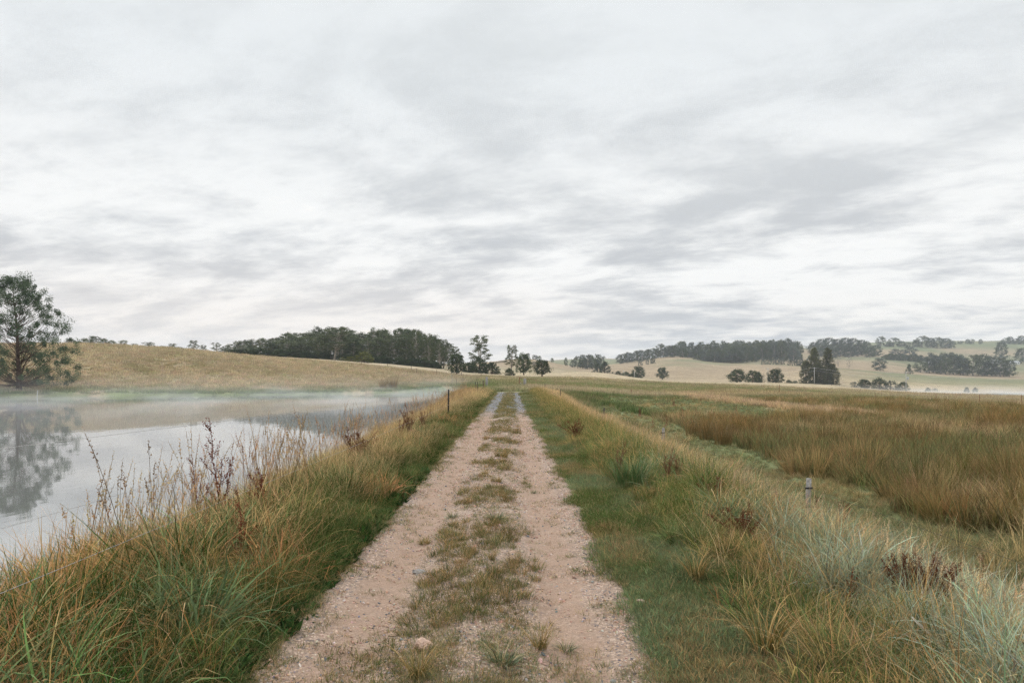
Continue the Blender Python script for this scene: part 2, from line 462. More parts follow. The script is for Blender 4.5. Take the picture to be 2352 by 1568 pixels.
class MB:
    """collects quads (triangles repeat the last corner as separate tris)"""
    def __init__(s): s.v = []; s.q = []; s.n = 0
    def add(s, V, Q):
        V = np.asarray(V, float); s.v.append(V); s.q.append(np.asarray(Q, int) + s.n); s.n += len(V)
    def tube(s, P, R, sides=6, cap=True):
        P = np.asarray(P, float); R = np.asarray(R, float) * np.ones(len(P))
        T = np.gradient(P, axis=0); T /= np.linalg.norm(T, axis=1)[:, None] + 1e-9
        up = np.array((0, 0, 1.0)) if abs(T[0][2]) < .9 else np.array((1.0, 0, 0))
        A = np.cross(T, up); A /= np.linalg.norm(A, axis=1)[:, None] + 1e-9
        B = np.cross(T, A)
        th = np.arange(sides) * 2 * math.pi / sides
        ring = P[:, None, :] + R[:, None, None] * (np.cos(th)[None, :, None] * A[:, None, :] + np.sin(th)[None, :, None] * B[:, None, :])
        V = ring.reshape(-1, 3); Q = []
        for i in range(len(P) - 1):
            for j in range(sides):
                k = (j + 1) % sides
                Q.append((i * sides + j, i * sides + k, (i + 1) * sides + k, (i + 1) * sides + j))
        if cap:
            V = np.vstack([V, P[:1], P[-1:]]); a = len(V) - 2; b = len(V) - 1; L = (len(P) - 1) * sides
            for j in range(0, sides, 2):
                Q.append((a, (j + 2) % sides, (j + 1) % sides, j)); Q.append((b, L + j, L + (j + 1) % sides, L + (j + 2) % sides))
        s.add(V, Q)
    def box(s, c, sz, rz=0.0, taper=1.0):
        x, y, z = sz[0] / 2, sz[1] / 2, sz[2]
        V = np.array([(-x, -y, 0), (x, -y, 0), (x, y, 0), (-x, y, 0), (-x * taper, -y * taper, z), (x * taper, -y * taper, z), (x * taper, y * taper, z), (-x * taper, y * taper, z)])
        cs, sn = math.cos(rz), math.sin(rz)
        V = np.stack([V[:, 0] * cs - V[:, 1] * sn, V[:, 0] * sn + V[:, 1] * cs, V[:, 2]], 1) + np.array(c)
        s.add(V, [(3, 2, 1, 0), (4, 5, 6, 7), (0, 1, 5, 4), (1, 2, 6, 5), (2, 3, 7, 6), (3, 0, 4, 7)])
    def mesh(s, name, mat, smooth=False): return mesh_np(name, np.vstack(s.v), np.vstack(s.q), 4, mat, smooth)
    def build(s, name, mat, parent=None, smooth=False):
        return link_obj(name, s.mesh(name, mat, smooth), parent)


def link_obj(name, me, parent=None, loc=None):
    o = bpy.data.objects.new(name, me); COL.objects.link(o)
    if parent is not None: o.parent = parent
    if loc is not None: o.location = loc
    return o


def tag(o, label=None, cat=None, group=None, kind=None):
    if label: o['label'] = label
    if cat: o['category'] = cat
    if group: o['group'] = group
    if kind: o['kind'] = kind
    return o


def thing(name, label, cat, loc=(0, 0, 0), rz=0.0, group=None):
    o = bpy.data.objects.new(name, None); COL.objects.link(o)
    o.location = loc; o.rotation_euler = (0, 0, rz); o.empty_display_size = .3
    return tag(o, label, cat, group)


def dup(root, loc, rz=0.0, scale=(1, 1, 1), label=None, group=None, name=None):
    r = root.copy(); COL.objects.link(r); r.location = loc; r.rotation_euler = (0, 0, rz); r.scale = scale
    if name: r.name = name
    if label: r['label'] = label
    if group: r['group'] = group
    for ch in list(root.children):
        c = ch.copy(); COL.objects.link(c); c.parent = r
    return r


# ------------------------------------------------------------------ materials
def mat(name):
    m = bpy.data.materials.new(name); m.use_nodes = True
    m.node_tree.nodes.clear()
    t = NT(m.node_tree); out = t.n('ShaderNodeOutputMaterial')
    return m, t, out


def principled(t, out, col, rough=.8, spec=.3, normal=None, metal=0.0):
    b = t.n('ShaderNodeBsdfPrincipled')
    t.val(b.inputs['Base Color'], col if isinstance(col, bpy.types.NodeSocket) else tuple(col) + (1,))
    t.val(b.inputs['Roughness'], rough); b.inputs['Specular IOR Level'].default_value = spec
    b.inputs['Metallic'].default_value = metal
    if normal is not None: t.link(normal, b.inputs['Normal'])
    t.link(b.outputs[0], out.inputs[0])
    return b


def bump(t, h, strength=.5, dist=.02):
    b = t.n('ShaderNodeBump'); b.inputs['Strength'].default_value = strength; b.inputs['Distance'].default_value = dist
    t.link(h, b.inputs['Height']); return b.outputs[0]


def attr(t, name, typ='GEOMETRY'):
    a = t.n('ShaderNodeAttribute', attribute_type=typ, attribute_name=name); return a


def simple_mat(name, col, rough=.8, spec=.3, scale=20, var=.35, metal=0.0, bmp=0.0):
    m, t, out = mat(name)
    tc = t.n('ShaderNodeTexCoord').outputs['Object']
    n = t.noise(tc, scale, 4, .6)
    c2 = tuple(min(1, x * (1 + var)) for x in col); c1 = tuple(x * (1 - var) for x in col)
    c = t.mix(t.ramp(n, .3, .7), c1, c2)
    principled(t, out, c, rough, spec, bump(t, n, .5, bmp) if bmp else None, metal)
    return m


def leafy(name, two=True):
    """blade material: colours come per plant (tint, straw, dry) and per blade"""
    m, t, out = mat(name)
    tint = attr(t, 'tint', 'INSTANCER').outputs['Vector']; straw = attr(t, 'straw', 'INSTANCER').outputs['Vector']
    dry = attr(t, 'dry', 'INSTANCER').outputs['Fac']
    br = attr(t, 'br').outputs['Fac']; tip = attr(t, 'tip').outputs['Fac']
    k = t.math('ADD', t.math('SUBTRACT', dry, br), t.math('MULTIPLY', t.math('SUBTRACT', tip, 0.45), 0.45))
    f = t.ramp(k, -0.10, 0.14)
    c = t.mix(f, tint, straw)
    vary = t.math('ADD', 0.50, t.math('MULTIPLY', t.math('FRACT', t.math('MULTIPLY', br, 17.3)), 0.95))
    c = t.scalevec(c, vary)
    d = t.n('ShaderNodeBsdfDiffuse'); t.link(c, d.inputs['Color'])
    tr = t.n('ShaderNodeBsdfTranslucent'); t.link(c, tr.inputs[0])
    mx = t.n('ShaderNodeMixShader'); mx.inputs[0].default_value = .36
    t.link(d.outputs[0], mx.inputs[1]); t.link(tr.outputs[0], mx.inputs[2]); t.link(mx.outputs[0], out.inputs[0])
    return m


M_BLADE = leafy('grass blades')


def leaf_mat(name, c1, c2, hi=None, tr=.2):
    m, t, out = mat(name)
    lc = attr(t, 'lc').outputs['Fac']
    oi = t.n('ShaderNodeObjectInfo').outputs['Random']
    c = t.mix(lc, c1, c2)
    c = t.scalevec(c, t.math('ADD', .80, t.math('MULTIPLY', oi, .42)))
    d = t.n('ShaderNodeBsdfPrincipled'); t.link(c, d.inputs['Base Color']); d.inputs['Roughness'].default_value = .6
    d.inputs['Specular IOR Level'].default_value = .25
    trn = t.n('ShaderNodeBsdfTranslucent'); t.link(c, trn.inputs[0])
    mx = t.n('ShaderNodeMixShader'); mx.inputs[0].default_value = tr
    t.link(d.outputs[0], mx.inputs[1]); t.link(trn.outputs[0], mx.inputs[2]); t.link(mx.outputs[0], out.inputs[0])
    return m


L_EUC = leaf_mat('eucalypt leaves', (.048, .070, .026), (.14, .165, .070))
L_DARK = leaf_mat('dark leaves', (.030, .050, .019), (.095, .125, .048))
L_GOLD = leaf_mat('yellow green leaves', (.09, .11, .018), (.22, .22, .045))
L_BLUE = leaf_mat('grey green leaves', (.065, .085, .062), (.15, .175, .125))
L_POP = leaf_mat('poplar leaves', (.055, .066, .020), (.14, .145, .045))
L_NEAR = leaf_mat('feathery wattle leaves', (.040, .068, .034), (.125, .165, .090))
M_BARK = simple_mat('pale bark', (.34, .30, .25), .9, .2, 1.5, .4)
M_BARKD = simple_mat('dark bark', (.11, .075, .055), .9, .2, 3, .4)

# ------------------------------------------------------------------ ground sheet
def build_ground():
    r = np.concatenate([[0.02], np.exp(np.linspace(math.log(0.6), math.log(130), 430)), np.exp(np.linspace(math.log(131.5), math.log(3400), 230))])
    a1 = np.radians(np.arange(-48, 48.01, .2)); a2 = np.radians(np.arange(50, 309.9, 2.5))
    th = np.concatenate([a1, a2]); n = len(th)
    R, T = np.meshgrid(r, th, indexing='ij')
    X = (R * np.sin(T)).ravel(); Y = (R * np.cos(T)).ravel()
    Z = ground_z(X, Y)
    far = sst(3000, 3600, np.hypot(X, Y)); Z = Z * (1 - far) + np.minimum(Z, 30) * far
    i = np.arange(len(r) - 1)[:, None] * n; j = np.arange(n)[None, :]; k = (j + 1) % n
    Q = np.stack([i + j, i + n + j, i + n + k, i + k], -1).reshape(-1, 4)
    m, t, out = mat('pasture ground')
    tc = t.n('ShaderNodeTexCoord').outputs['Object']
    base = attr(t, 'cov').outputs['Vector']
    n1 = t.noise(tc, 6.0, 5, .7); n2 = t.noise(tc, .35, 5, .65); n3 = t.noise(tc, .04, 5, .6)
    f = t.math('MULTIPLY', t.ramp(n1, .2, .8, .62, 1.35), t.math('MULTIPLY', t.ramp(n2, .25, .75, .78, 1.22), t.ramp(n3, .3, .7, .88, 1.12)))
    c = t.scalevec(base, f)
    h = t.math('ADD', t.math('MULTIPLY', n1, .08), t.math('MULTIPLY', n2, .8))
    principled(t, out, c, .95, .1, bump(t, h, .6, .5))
    me = mesh_np('ground', np.stack([X, Y, Z], 1), Q, 4, m, True)
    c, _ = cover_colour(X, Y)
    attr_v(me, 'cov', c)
    tag(link_obj('ground', me), 'rolling pasture and hills of dry golden and green grass', 'ground', kind='structure')


build_ground()


def track_z(X, Y):
    return ground_z(X, Y) + 0.012


def build_track():
    ys = np.concatenate([np.arange(1.0, 9, .02), np.arange(9, 24, .06), np.arange(24, 70, .2)])
    xs = np.arange(-1.62, 1.02, .03)
    Yg, Xg = np.meshgrid(ys, xs, indexing='ij')
    X = Xg.ravel(); Y = Yg.ravel()
    edge = np.minimum(X + 1.62, 1.02 - X)
    Z = track_z(X, Y) + .016 * (fbm(X * 9, Y * 9, 71, 3) - .5) - 0.05 * (1 - sst(0, .22, edge)) - .05 * sst(66, 70, Y)
    ny, nx = len(ys), len(xs)
    i = np.arange(ny - 1)[:, None] * nx; j = np.arange(nx - 1)[None, :]
    Q = np.stack([i + j, i + j + 1, i + nx + j + 1, i + nx + j], -1).reshape(-1, 4)
    m, t, out = mat('pink gravel track')
    tc = t.n('ShaderNodeTexCoord').outputs['Object']
    x, y, z = t.sep(tc)
    n0 = t.noise(tc, 1.1, 5, .65); n1 = t.noise(tc, 9, 5, .7); n2 = t.noise(tc, 70, 4, .7)
    sand = t.mix(t.ramp(n0, .3, .7), (.29, .215, .160), (.425, .33, .258))
    sand = t.mix(t.ramp(n1, .3, .75, 0, .5), sand, (.33, .205, .140))
    vo = t.n('ShaderNodeTexVoronoi'); t.link(tc, vo.inputs['Vector']); vo.inputs['Scale'].default_value = 62
    vc = t.sep(vo.outputs['Color'])[0]
    stone = t.mix(t.ramp(vc, .55, .98), sand, (.62, .46, .36))
    stone = t.mix(t.ramp(vc, .16, .06), stone, (.15, .14, .145))
    stone = t.mix(t.ramp(n2, .35, .7, .0, .45), stone, (.27, .18, .135))
    # blue-grey road metal laid on the farther ruts
    grey = t.mix(t.ramp(n2, .3, .7), (.125, .125, .135), (.265, .265, .278))
    # compacted, finer and browner wheel ruts
    w1 = t.math('ADD', x, t.math('MULTIPLY', n0, .25))
    r1 = t.ramp(t.math('ABSOLUTE', t.math('ADD', w1, .90)), .12, .30, 1, 0); r2 = t.ramp(t.math('ABSOLUTE', t.math('SUBTRACT', w1, .50)), .12, .28, 1, 0)
    rut = t.math('MULTIPLY', t.math('MAXIMUM', r1, r2), t.ramp(n1, .3, .6, .45, .85))
    stone = t.mix(rut, stone, t.mix(t.ramp(n2, .3, .7), (.33, .215, .150), (.44, .305, .225)))
    stone = t.mix(t.ramp(t.noise(tc, 2.7, 5, .7), .52, .70, 0, .45), stone, (.235, .150, .095))
    far = t.ramp(t.math('ADD', y, t.math('MULTIPLY', n0, 14)), 33, 43)
    far = t.math('MULTIPLY', far, t.ramp(n1, .25, .5, .35, 1))
    c = t.mix(far, stone, grey)
    h = t.math('ADD', t.math('MULTIPLY', vo.outputs['Distance'], -.5), t.math('ADD', t.math('MULTIPLY', n2, .5), n1))
    principled(t, out, c, .92, .2, bump(t, h, .9, .02))
    me = mesh_np('track', np.stack([X, Y, Z], 1), Q, 4, m, True)
    tag(link_obj('track', me), 'straight pinkish gravel farm track with two wheel ruts', 'track', kind='structure')


build_track()


# ------------------------------------------------------------------ water
def poly_sheet(name, P, z, m, label, cat='pond'):
    me = bpy.data.meshes.new(name)
    me.from_pydata([(x, y, z) for x, y in P], [], [list(range(len(P)))])
    me.materials.append(m); me.update()
    if me.polygons[0].normal.z < 0: me.flip_normals()
    return tag(link_obj(name, me), label, cat, kind='structure')


def water_mat():
    m, t, out = mat('still pond water')
    tc = t.n('ShaderNodeTexCoord').outputs['Object']
    st = t.n('ShaderNodeMapping'); st.inputs['Scale'].default_value = (1.0, .45, 1)
    t.link(tc, st.inputs[0])
    n = t.noise(st.outputs[0], 1.6, 3, .5); n2 = t.noise(st.outputs[0], .25, 2, .5)
    h = t.math('ADD', n, t.math('MULTIPLY', n2, 3.0))
    b = principled(t, out, (.20, .20, .19), .03, .5, bump(t, h, .045, .05))
    b.inputs['IOR'].default_value = 3.0
    b.inputs['Specular IOR Level'].default_value = .9
    return m


M_WATER = water_mat()
_pe = POND.copy()
_c = _pe.mean(0)
_d = _pe - _c
poly_sheet('pond_water', _c + _d * 1.012 + np.sign(_d) * 0.5, POND_Z, M_WATER, 'still farm pond left of the track reflecting sky and hill')
_c2 = POND2.mean(0)
poly_sheet('far_pond_water', _c2 + (POND2 - _c2) * 1.02, POND2_Z, M_WATER, 'distant pale dam water at the right edge of the valley')


# ------------------------------------------------------------------ scatter machinery (only for uncountable cover)
def scatter_tree(coll):
    ng = bpy.data.node_groups.new('scatter ' + coll.name, 'GeometryNodeTree')
    ng.interface.new_socket('Geometry', in_out='INPUT', socket_type='NodeSocketGeometry')
    ng.interface.new_socket('Geometry', in_out='OUTPUT', socket_type='NodeSocketGeometry')
    n = ng.nodes; L = ng.links
    gi = n.new('NodeGroupInput'); go = n.new('NodeGroupOutput')
    ci = n.new('GeometryNodeCollectionInfo'); ci.inputs['Collection'].default_value = coll
    ci.inputs['Separate Children'].default_value = True; ci.inputs['Reset Children'].default_value = True
    ip = n.new('GeometryNodeInstanceOnPoints'); ip.inputs['Pick Instance'].default_value = True
    def na(name, typ):
        a = n.new('GeometryNodeInputNamedAttribute'); a.data_type = typ; a.inputs[0].default_value = name
        return a.outputs['Attribute']
    L.new(gi.outputs[0], ip.inputs['Points']); L.new(ci.outputs[0], ip.inputs['Instance'])
    L.new(na('rot', 'FLOAT_VECTOR'), ip.inputs['Rotation'])
    L.new(na('scl', 'FLOAT_VECTOR'), ip.inputs['Scale'])
    L.new(na('idx', 'INT'), ip.inputs['Instance Index'])
    L.new(ip.outputs[0], go.inputs[0])
    return ng


PROTO = {}


def protos(name, meshes):
    c = bpy.data.collections.new(name)
    for i, me in enumerate(meshes):
        o = bpy.data.objects.new('%s_%02d' % (name, i), me); c.objects.link(o)
    PROTO[name] = (c, len(meshes), scatter_tree(c))


def scatter(name, proto, X, Y, Zp, scale, label, cat='grass', tint=None, straw=None, dry=None, tilt=.12, seed=1, sz=None, flow=.25, wind=(0, 0), lean=None):
    c, k, ng = PROTO[proto]
    rg = np.random.default_rng(seed); n = len(X)
    me = mesh_np(name, np.stack([X, Y, Zp], 1), np.zeros((0, 4)), 4)
    ta = rg.normal(0, tilt, n) + flow * 2 * (fbm(X * 1.4, Y * 1.4, 301, 3) - .5) + wind[0]
    tb_ = rg.normal(0, tilt, n) + flow * 2 * (fbm(X * 1.4, Y * 1.4, 307, 3) - .5) + wind[1]
    if lean is not None: tb_ = tb_ + lean[0]; ta = ta - lean[1]
    g = rg.uniform(0, 6.283, n)
    ca, sa, cb, sb, cg, sg = np.cos(ta), np.sin(ta), np.cos(tb_), np.sin(tb_), np.cos(g), np.sin(g)
    # R = Ry(tb) Rx(ta) Rz(g), as XYZ Euler angles
    r00 = cb * cg + sb * sa * sg; r10 = ca * sg; r20 = -sb * cg + cb * sa * sg; r21 = sb * sg + cb * sa * cg; r22 = cb * ca
    rot = np.stack([np.arctan2(r21, r22), -np.arcsin(np.clip(r20, -1, 1)), np.arctan2(r10, r00)], 1)
    sc = np.asarray(scale) * np.ones(n)
    scl = np.stack([sc, sc, sc * (1 if sz is None else sz)], 1)
    attr_v(me, 'rot', rot); attr_v(me, 'scl', scl); attr_i(me, 'idx', rg.integers(0, k, n))
    if tint is not None: attr_v(me, 'tint', tint)
    if straw is not None: attr_v(me, 'straw', straw)
    if dry is not None: attr_f(me, 'dry', dry)
    o = link_obj(name, me)
    md = o.modifiers.new('scatter', 'NODES'); md.node_group = ng
    return tag(o, label, cat, kind='stuff')


def tuft_mesh(name, seed, n, h, spread, lean, curve, width, segs=4, hv=.35, mat_=None, stiff=1.0):
    """n curved tapering blades"""
    rg = np.random.default_rng(seed)
    L = h * (1 - hv + 2 * hv * rg.random(n)) * .9
    ang = rg.uniform(0, 2 * math.pi, n); rr = spread * np.sqrt(rg.random(n))
    bx = rr * np.cos(ang); by = rr * np.sin(ang)
    ph = ang + rg.normal(0, .9, n)
    le = np.abs(rg.normal(lean, lean * .5, n)); cu = np.abs(rg.normal(curve, curve * .45, n))
    s = np.linspace(0, 1, segs + 1)
    # angle from vertical grows along the blade
    a = le[:, None] + cu[:, None] * s[None, :] ** 1.4
    ds = L[:, None] / segs
    hx = np.concatenate([np.zeros((n, 1)), np.cumsum(np.sin((a[:, :-1] + a[:, 1:]) / 2) * ds, 1)], 1)
    hz = np.concatenate([np.zeros((n, 1)), np.cumsum(np.cos((a[:, :-1] + a[:, 1:]) / 2) * ds, 1)], 1)
    P = np.stack([bx[:, None] + hx * np.cos(ph)[:, None], by[:, None] + hx * np.sin(ph)[:, None], hz - .02], -1)
    tw = ph + math.pi / 2 + rg.normal(0, .7, n)
    side = np.stack([np.cos(tw), np.sin(tw), np.zeros(n)], -1)
    w = width * (0.6 + .8 * rg.random(n))[:, None] * (1 - s[None, :] ** 1.8 * .93) * .5
    A = P + side[:, None, :] * w[..., None]; B = P - side[:, None, :] * w[..., None]
    V = np.stack([A, B], 2).reshape(-1, 3)
    k = (segs + 1) * 2
    q = []
    for i in range(segs): q.append((2 * i, 2 * i + 1, 2 * i + 3, 2 * i + 2))
    Q = (np.array(q)[None] + (np.arange(n) * k)[:, None, None]).reshape(-1, 4)
    me = mesh_np(name, V, Q, 4, mat_ or M_BLADE)
    attr_f(me, 'br', np.repeat(rg.random(n), k)); attr_f(me, 'tip', np.tile(np.repeat(s, 2), n))
    return me


def merge_np(name, parts, m):
    """parts: list of (V, Q, br, tip)"""
    V = []; Q = []; b = []; t = []; n = 0
    for v, q, br, tp in parts:
        V.append(v); Q.append(np.asarray(q) + n); b.append(br * np.ones(len(v))); t.append(tp * np.ones(len(v))); n += len(v)
    me = mesh_np(name, np.vstack(V), np.vstack(Q), 4, m)
    attr_f(me, 'br', np.concatenate(b)); attr_f(me, 'tip', np.concatenate(t))
    return me


def tube_vq(P, R, sides=3):
    b = MB(); b.tube(P, R, sides, cap=False); return np.vstack(b.v), np.vstack(b.q)


def seed_stalk_mesh(name, seed, n=5, h=1.0, head='spike'):
    rg = np.random.default_rng(seed); parts = []
    for i in range(n):
        L = h * rg.uniform(.7, 1.1); a = rg.uniform(0, 6.28); le = abs(rg.normal(.12, .08)); cu = rg.uniform(.05, .35)
        b0 = np.array((rg.normal(0, .06), rg.normal(0, .06), 0)); P = [b0]
        for s in np.linspace(0, 1, 8)[1:]:
            t = le + cu * s ** 2
            P.append(P[-1] + np.array((math.sin(t) * math.cos(a), math.sin(t) * math.sin(a), math.cos(t))) * L / 7)
        P = np.array(P); v, q = tube_vq(P, np.linspace(.0030, .0016, 8), 3); parts.append((v, q, .3 + .3 * rg.random(), .5))
        d = P[-1] - P[-2]; d /= np.linalg.norm(d)
        m = rg.integers(14, 26); hl = L * rg.uniform(.10, .2)
        for j in range(m):
            s = j / m; c = P[-1] + d * (s - .8) * hl * 1.3 + rg.normal(0, .003 + .005 * (1 - s), 3)
            w = .0058 * (1.2 - s * .6); l = w * 2.6
            sd = rg.normal(0, 1, 3); sd -= d * sd.dot(d); sd /= np.linalg.norm(sd)
            dd = d + sd * .5
            o = np.cross(dd, sd) * w * .5
            v = np.array([c, c + dd * l * .5 + sd * w + o, c + dd * l, c + dd * l * .5 - sd * w - o])
            parts.append((v, [(0, 1, 2, 3)], .1 + .25 * rg.random(), .9))
    return merge_np(name, parts, M_BLADE)


protos('long_tuft', [tuft_mesh('long_tuft', 10 + i, 44, .62, .12, .26, .9 + .3 * i, .0068, 5, hv=.55) for i in range(4)])
protos('mat_tuft', [tuft_mesh('mat_tuft', 30 + i, 44, .30, .13, .35, 1.25, .0068, 4) for i in range(4)])
protos('droop_tuft', [tuft_mesh('droop_tuft', 40 + i, 30, .56, .08, .30, 1.9, .0105, 6) for i in range(4)])
protos('turf_tuft', [tuft_mesh('turf_tuft', 50 + i, 40, .065, .075, .55, .9, .0036, 2, hv=.5) for i in range(4)])
protos('coarse_tuft', [tuft_mesh('coarse_tuft', 60 + i, 40, .5, .22, .22, .5, .014, 3) for i in range(4)])
protos('field_tuft', [tuft_mesh('field_tuft', 70 + i, 36, .42, .42, .25, .5, .03, 2) for i in range(4)])
protos('rush_tuft', [tuft_mesh('rush_tuft', 80 + i, 90, .95, .12, .20, .45, .009, 4, hv=.4) for i in range(4)])
protos('straw_stem', [tuft_mesh('straw_stem', 190 + i, 9, .72, .10, .5, .7 + .4 * i, .0036, 5, hv=.5) for i in range(4)])
protos('herb', [tuft_mesh('herb', 95 + i, 26, .085, .08, .5, 1.2, .030, 3, hv=.4) for i in range(4)])
protos('stalk', [seed_stalk_mesh('stalk', 90 + i, 3, 1.05) for i in range(4)])


def rand_points(n, rmin, rmax, amax=46, seed=1, p=0.0):
    """points whose density per m2 falls as 1/r^(2-p)"""
    rg = np.random.default_rng(seed)
    u = rg.random(n)
    r = rmin * (rmax / rmin) ** u if p == 0 else (rmin ** p + u * (rmax ** p - rmin ** p)) ** (1 / p)
    a = np.radians(rg.uniform(-amax, amax, n))
    return r * np.sin(a), r * np.cos(a)


def jit(base, n, seed, amt=.25):
    rg = np.random.default_rng(seed)
    g = lambda k: np.clip(rg.normal(0, 1, (n, k)), -2, 2)
    return np.clip(base * (1 + amt * g(1)) * (1 + .06 * g(3)), .01, .9)


def box_points(n, x0, x1, y0, y1, seed, pw=1.0):
    rg = np.random.default_rng(seed)
    y = (y0 ** pw + rg.random(n) * (y1 ** pw - y0 ** pw)) ** (1 / pw) if y0 > 0 else rg.uniform(y0, y1, n)
    return rg.uniform(x0, x1, n), y


def clumped(N, nc, x0, x1, y0, y1, seed, pw=1.0, rad=(.10, .34)):
    """tufts gathered into clumps that splay outwards; returns positions, splay and two clump-wide random numbers"""
    rg = np.random.default_rng(seed)
    cx, cy_ = box_points(nc, x0, x1, y0, y1, seed + 1, pw)
    cr = rg.uniform(rad[0], rad[1], nc) * (1 + .35 * sst(8, 40, cy_))
    k = rg.choice(nc, N, p=(cr ** 2) / (cr ** 2).sum() * .6 + .4 / nc)
    a = rg.uniform(0, 6.283, N); q = np.sqrt(rg.random(N)); loose = rg.random(N) < .15
    q = np.where(loose, q * 2.2, q)
    X = cx[k] + cr[k] * q * np.cos(a); Y = cy_[k] + cr[k] * q * np.sin(a)
    return X, Y, .62 * q * np.cos(a), .62 * q * np.sin(a), rg.random(nc)[k], rg.random(nc)[k], q


def left_bank():
    # -- tall mixed grass between track and pond; orange and dry near the camera, greener by the track
    for (pr, N, nc, y0, y1, pw, sc0, lab, sd) in (
            ('long_tuft', 3600, 380, 1.4, 13, .55, .98, 'tall mixed green and orange dry grass on the pond bank', 101),
            ('long_tuft', 10500, 1500, 12, 68, .35, .86, 'tall straw and green grass along the farther pond bank', 102)):
        X, Y, ox, oy, r1, r2, q = clumped(N, nc, -4.6, -1.55, y0, y1, sd, pw)
        rg = np.random.default_rng(sd)
        d = np.clip((-1.4 - X) / 1.0, 0, 1)
        keep = (X > -4.8) & (X < -1.5 + .22 * (fbm(X, Y * 1.3, 7) - .5) * 2) & (rg.random(N) < .35 + .65 * d)
        X, Y, d, ox, oy, r1, r2, q = [v[keep] for v in (X, Y, d, ox, oy, r1, r2, q)]; n = len(X)
        cl = fbm(X * .9, Y * .6, 12, 3)
        sc = sc0 * (.38 + .62 * d) * (.34 + .50 * cl + .72 * r2) * rg.uniform(.75, 1.2, n) * (1 - .2 * np.clip(q, 0, 1))
        sc *= 1 - .45 * sst(16, 22, Y) * (1 - sst(36, 48, Y)) * sst(-3.4, -2.6, X)
        sc *= (1 - .24 * sst(6, 8.5, Y) * (1 - sst(14, 26, Y))) * (.86 + .14 * sst(4, 6, Y)) * room(X, Y)
        dr = np.clip(-.16 + .46 * d * sst(.36, .62, fbm(X * .8, Y * .45, 13, 3) + .20 * sst(-2.4, -3.6, X)) + .48 * r1 * d + .16 * sst(5, 9, Y) * d + .22 * sst(10, 40, Y) + .08 * rg.normal(0, 1, n), 0, .95)
        near = 1 - sst(3, 9, Y)
        straw = lerp(ONE(n, (.62, .46, .24)), np.array((.60, .33, .13)), np.clip(near * sst(.3, .6, r2 * .5 + .5 * fbm(X * .7, Y * .7, 14, 3)) + .25 * (r2 > .8), 0, 1))
        tint = lerp(ONE(n, (.045, .085, .018)), np.array((.20, .24, .085)), sst(.35, .95, r1 * .6 + .4 * fbm(X * .6, Y * .4, 15, 3)))
        scatter('bank_grass', pr, X, Y, ground_z(X, Y), sc, lab, tint=jit(tint, n, sd + 1), straw=jit(straw, n, sd + 2, .18), dry=dr, seed=sd, tilt=.12, flow=.22, lean=(ox, oy))
    # low leafy herbage on the track side and under the tall grass
    X, Y = box_points(6500, -3.3, -1.3, 1.4, 45, 111, .35)
    keep = X < -1.48 + .35 * (fbm(X * .5, Y * 1.1, 7) - .5)
    X, Y = X[keep], Y[keep]; n = len(X); rg = np.random.default_rng(3)
    d = np.clip((-1.3 - X) / .9, 0, 1)
    scatter('bank_grass', 'mat_tuft', X, Y, ground_z(X, Y), (.30 + .62 * d) * rg.uniform(.6, 1.3, n), 'low leafy green grass edging the track on the pond side',
            tint=jit(lerp(ONE(n, (.030, .066, .014)), np.array((.115, .170, .055)), sst(.35, .7, fbm(X * 1.5, Y, 8, 2))), n, 4), straw=jit(np.array((.40, .28, .12)), n, 5), dry=rg.uniform(-.1, .30, n), seed=6)
    X, Y = box_points(2600, -2.35, -1.5, 2.4, 12, 114, .5); n = len(X)
    scatter('broadleaf_herbs', 'herb', X, Y, ground_z(X, Y), rg.uniform(.6, 1.5, n), 'small dark broad leaved herbs at the foot of the pond bank grass', 'herbs',
            tint=jit(lerp(ONE(n, (.025, .062, .015)), np.array((.08, .135, .045)), rg.random(n)), n, 14), straw=jit(np.array((.30, .20, .09)), n, 15), dry=rg.uniform(-.2, .1, n), seed=16)
    X, Y, ox, oy, r1, r2, q = clumped(1500, 75, -4.0, -1.9, 2.0, 24, 112, .5, (.12, .3)); n = len(X)
    rg = np.random.default_rng(9)
    scatter('bank_grass', 'droop_tuft', X, Y, ground_z(X, Y), rg.uniform(.7, 1.3, n) * room(X, Y) * (1 - .3 * sst(6, 9, Y)), 'broad arching pale green blades in the pond bank grass',
            tint=jit(lerp(ONE(n, (.10, .17, .06)), np.array((.24, .30, .14)), r1), n, 7), straw=jit(lerp(ONE(n, (.56, .40, .22)), np.array((.55, .28, .12)), r2), n, 8), dry=np.clip(r2 * .9 - .1, 0, 1), seed=9, lean=(ox * .6, oy * .6))
    # seed heads standing above, against the water
    X, Y = box_points(900, -4.5, -2.7, 3.4, 60, 113, .46)
    cl = fbm(X * .8, Y * .5, 17, 3); keep = (cl > .46) & (X / Y > -.63); X, Y = X[keep], Y[keep]; n = len(X)
    rg = np.random.default_rng(19)
    scatter('seed_heads', 'stalk', X, Y, ground_z(X, Y), rg.uniform(.70, 1.22, n), 'tall seeding grass stalks standing up against the pond', 'grass stalks',
            tint=jit(np.array((.30, .22, .10)), n, 17), straw=jit(np.array((.46, .30, .16)), n, 18), dry=np.full(n, .6), seed=19, tilt=.1)


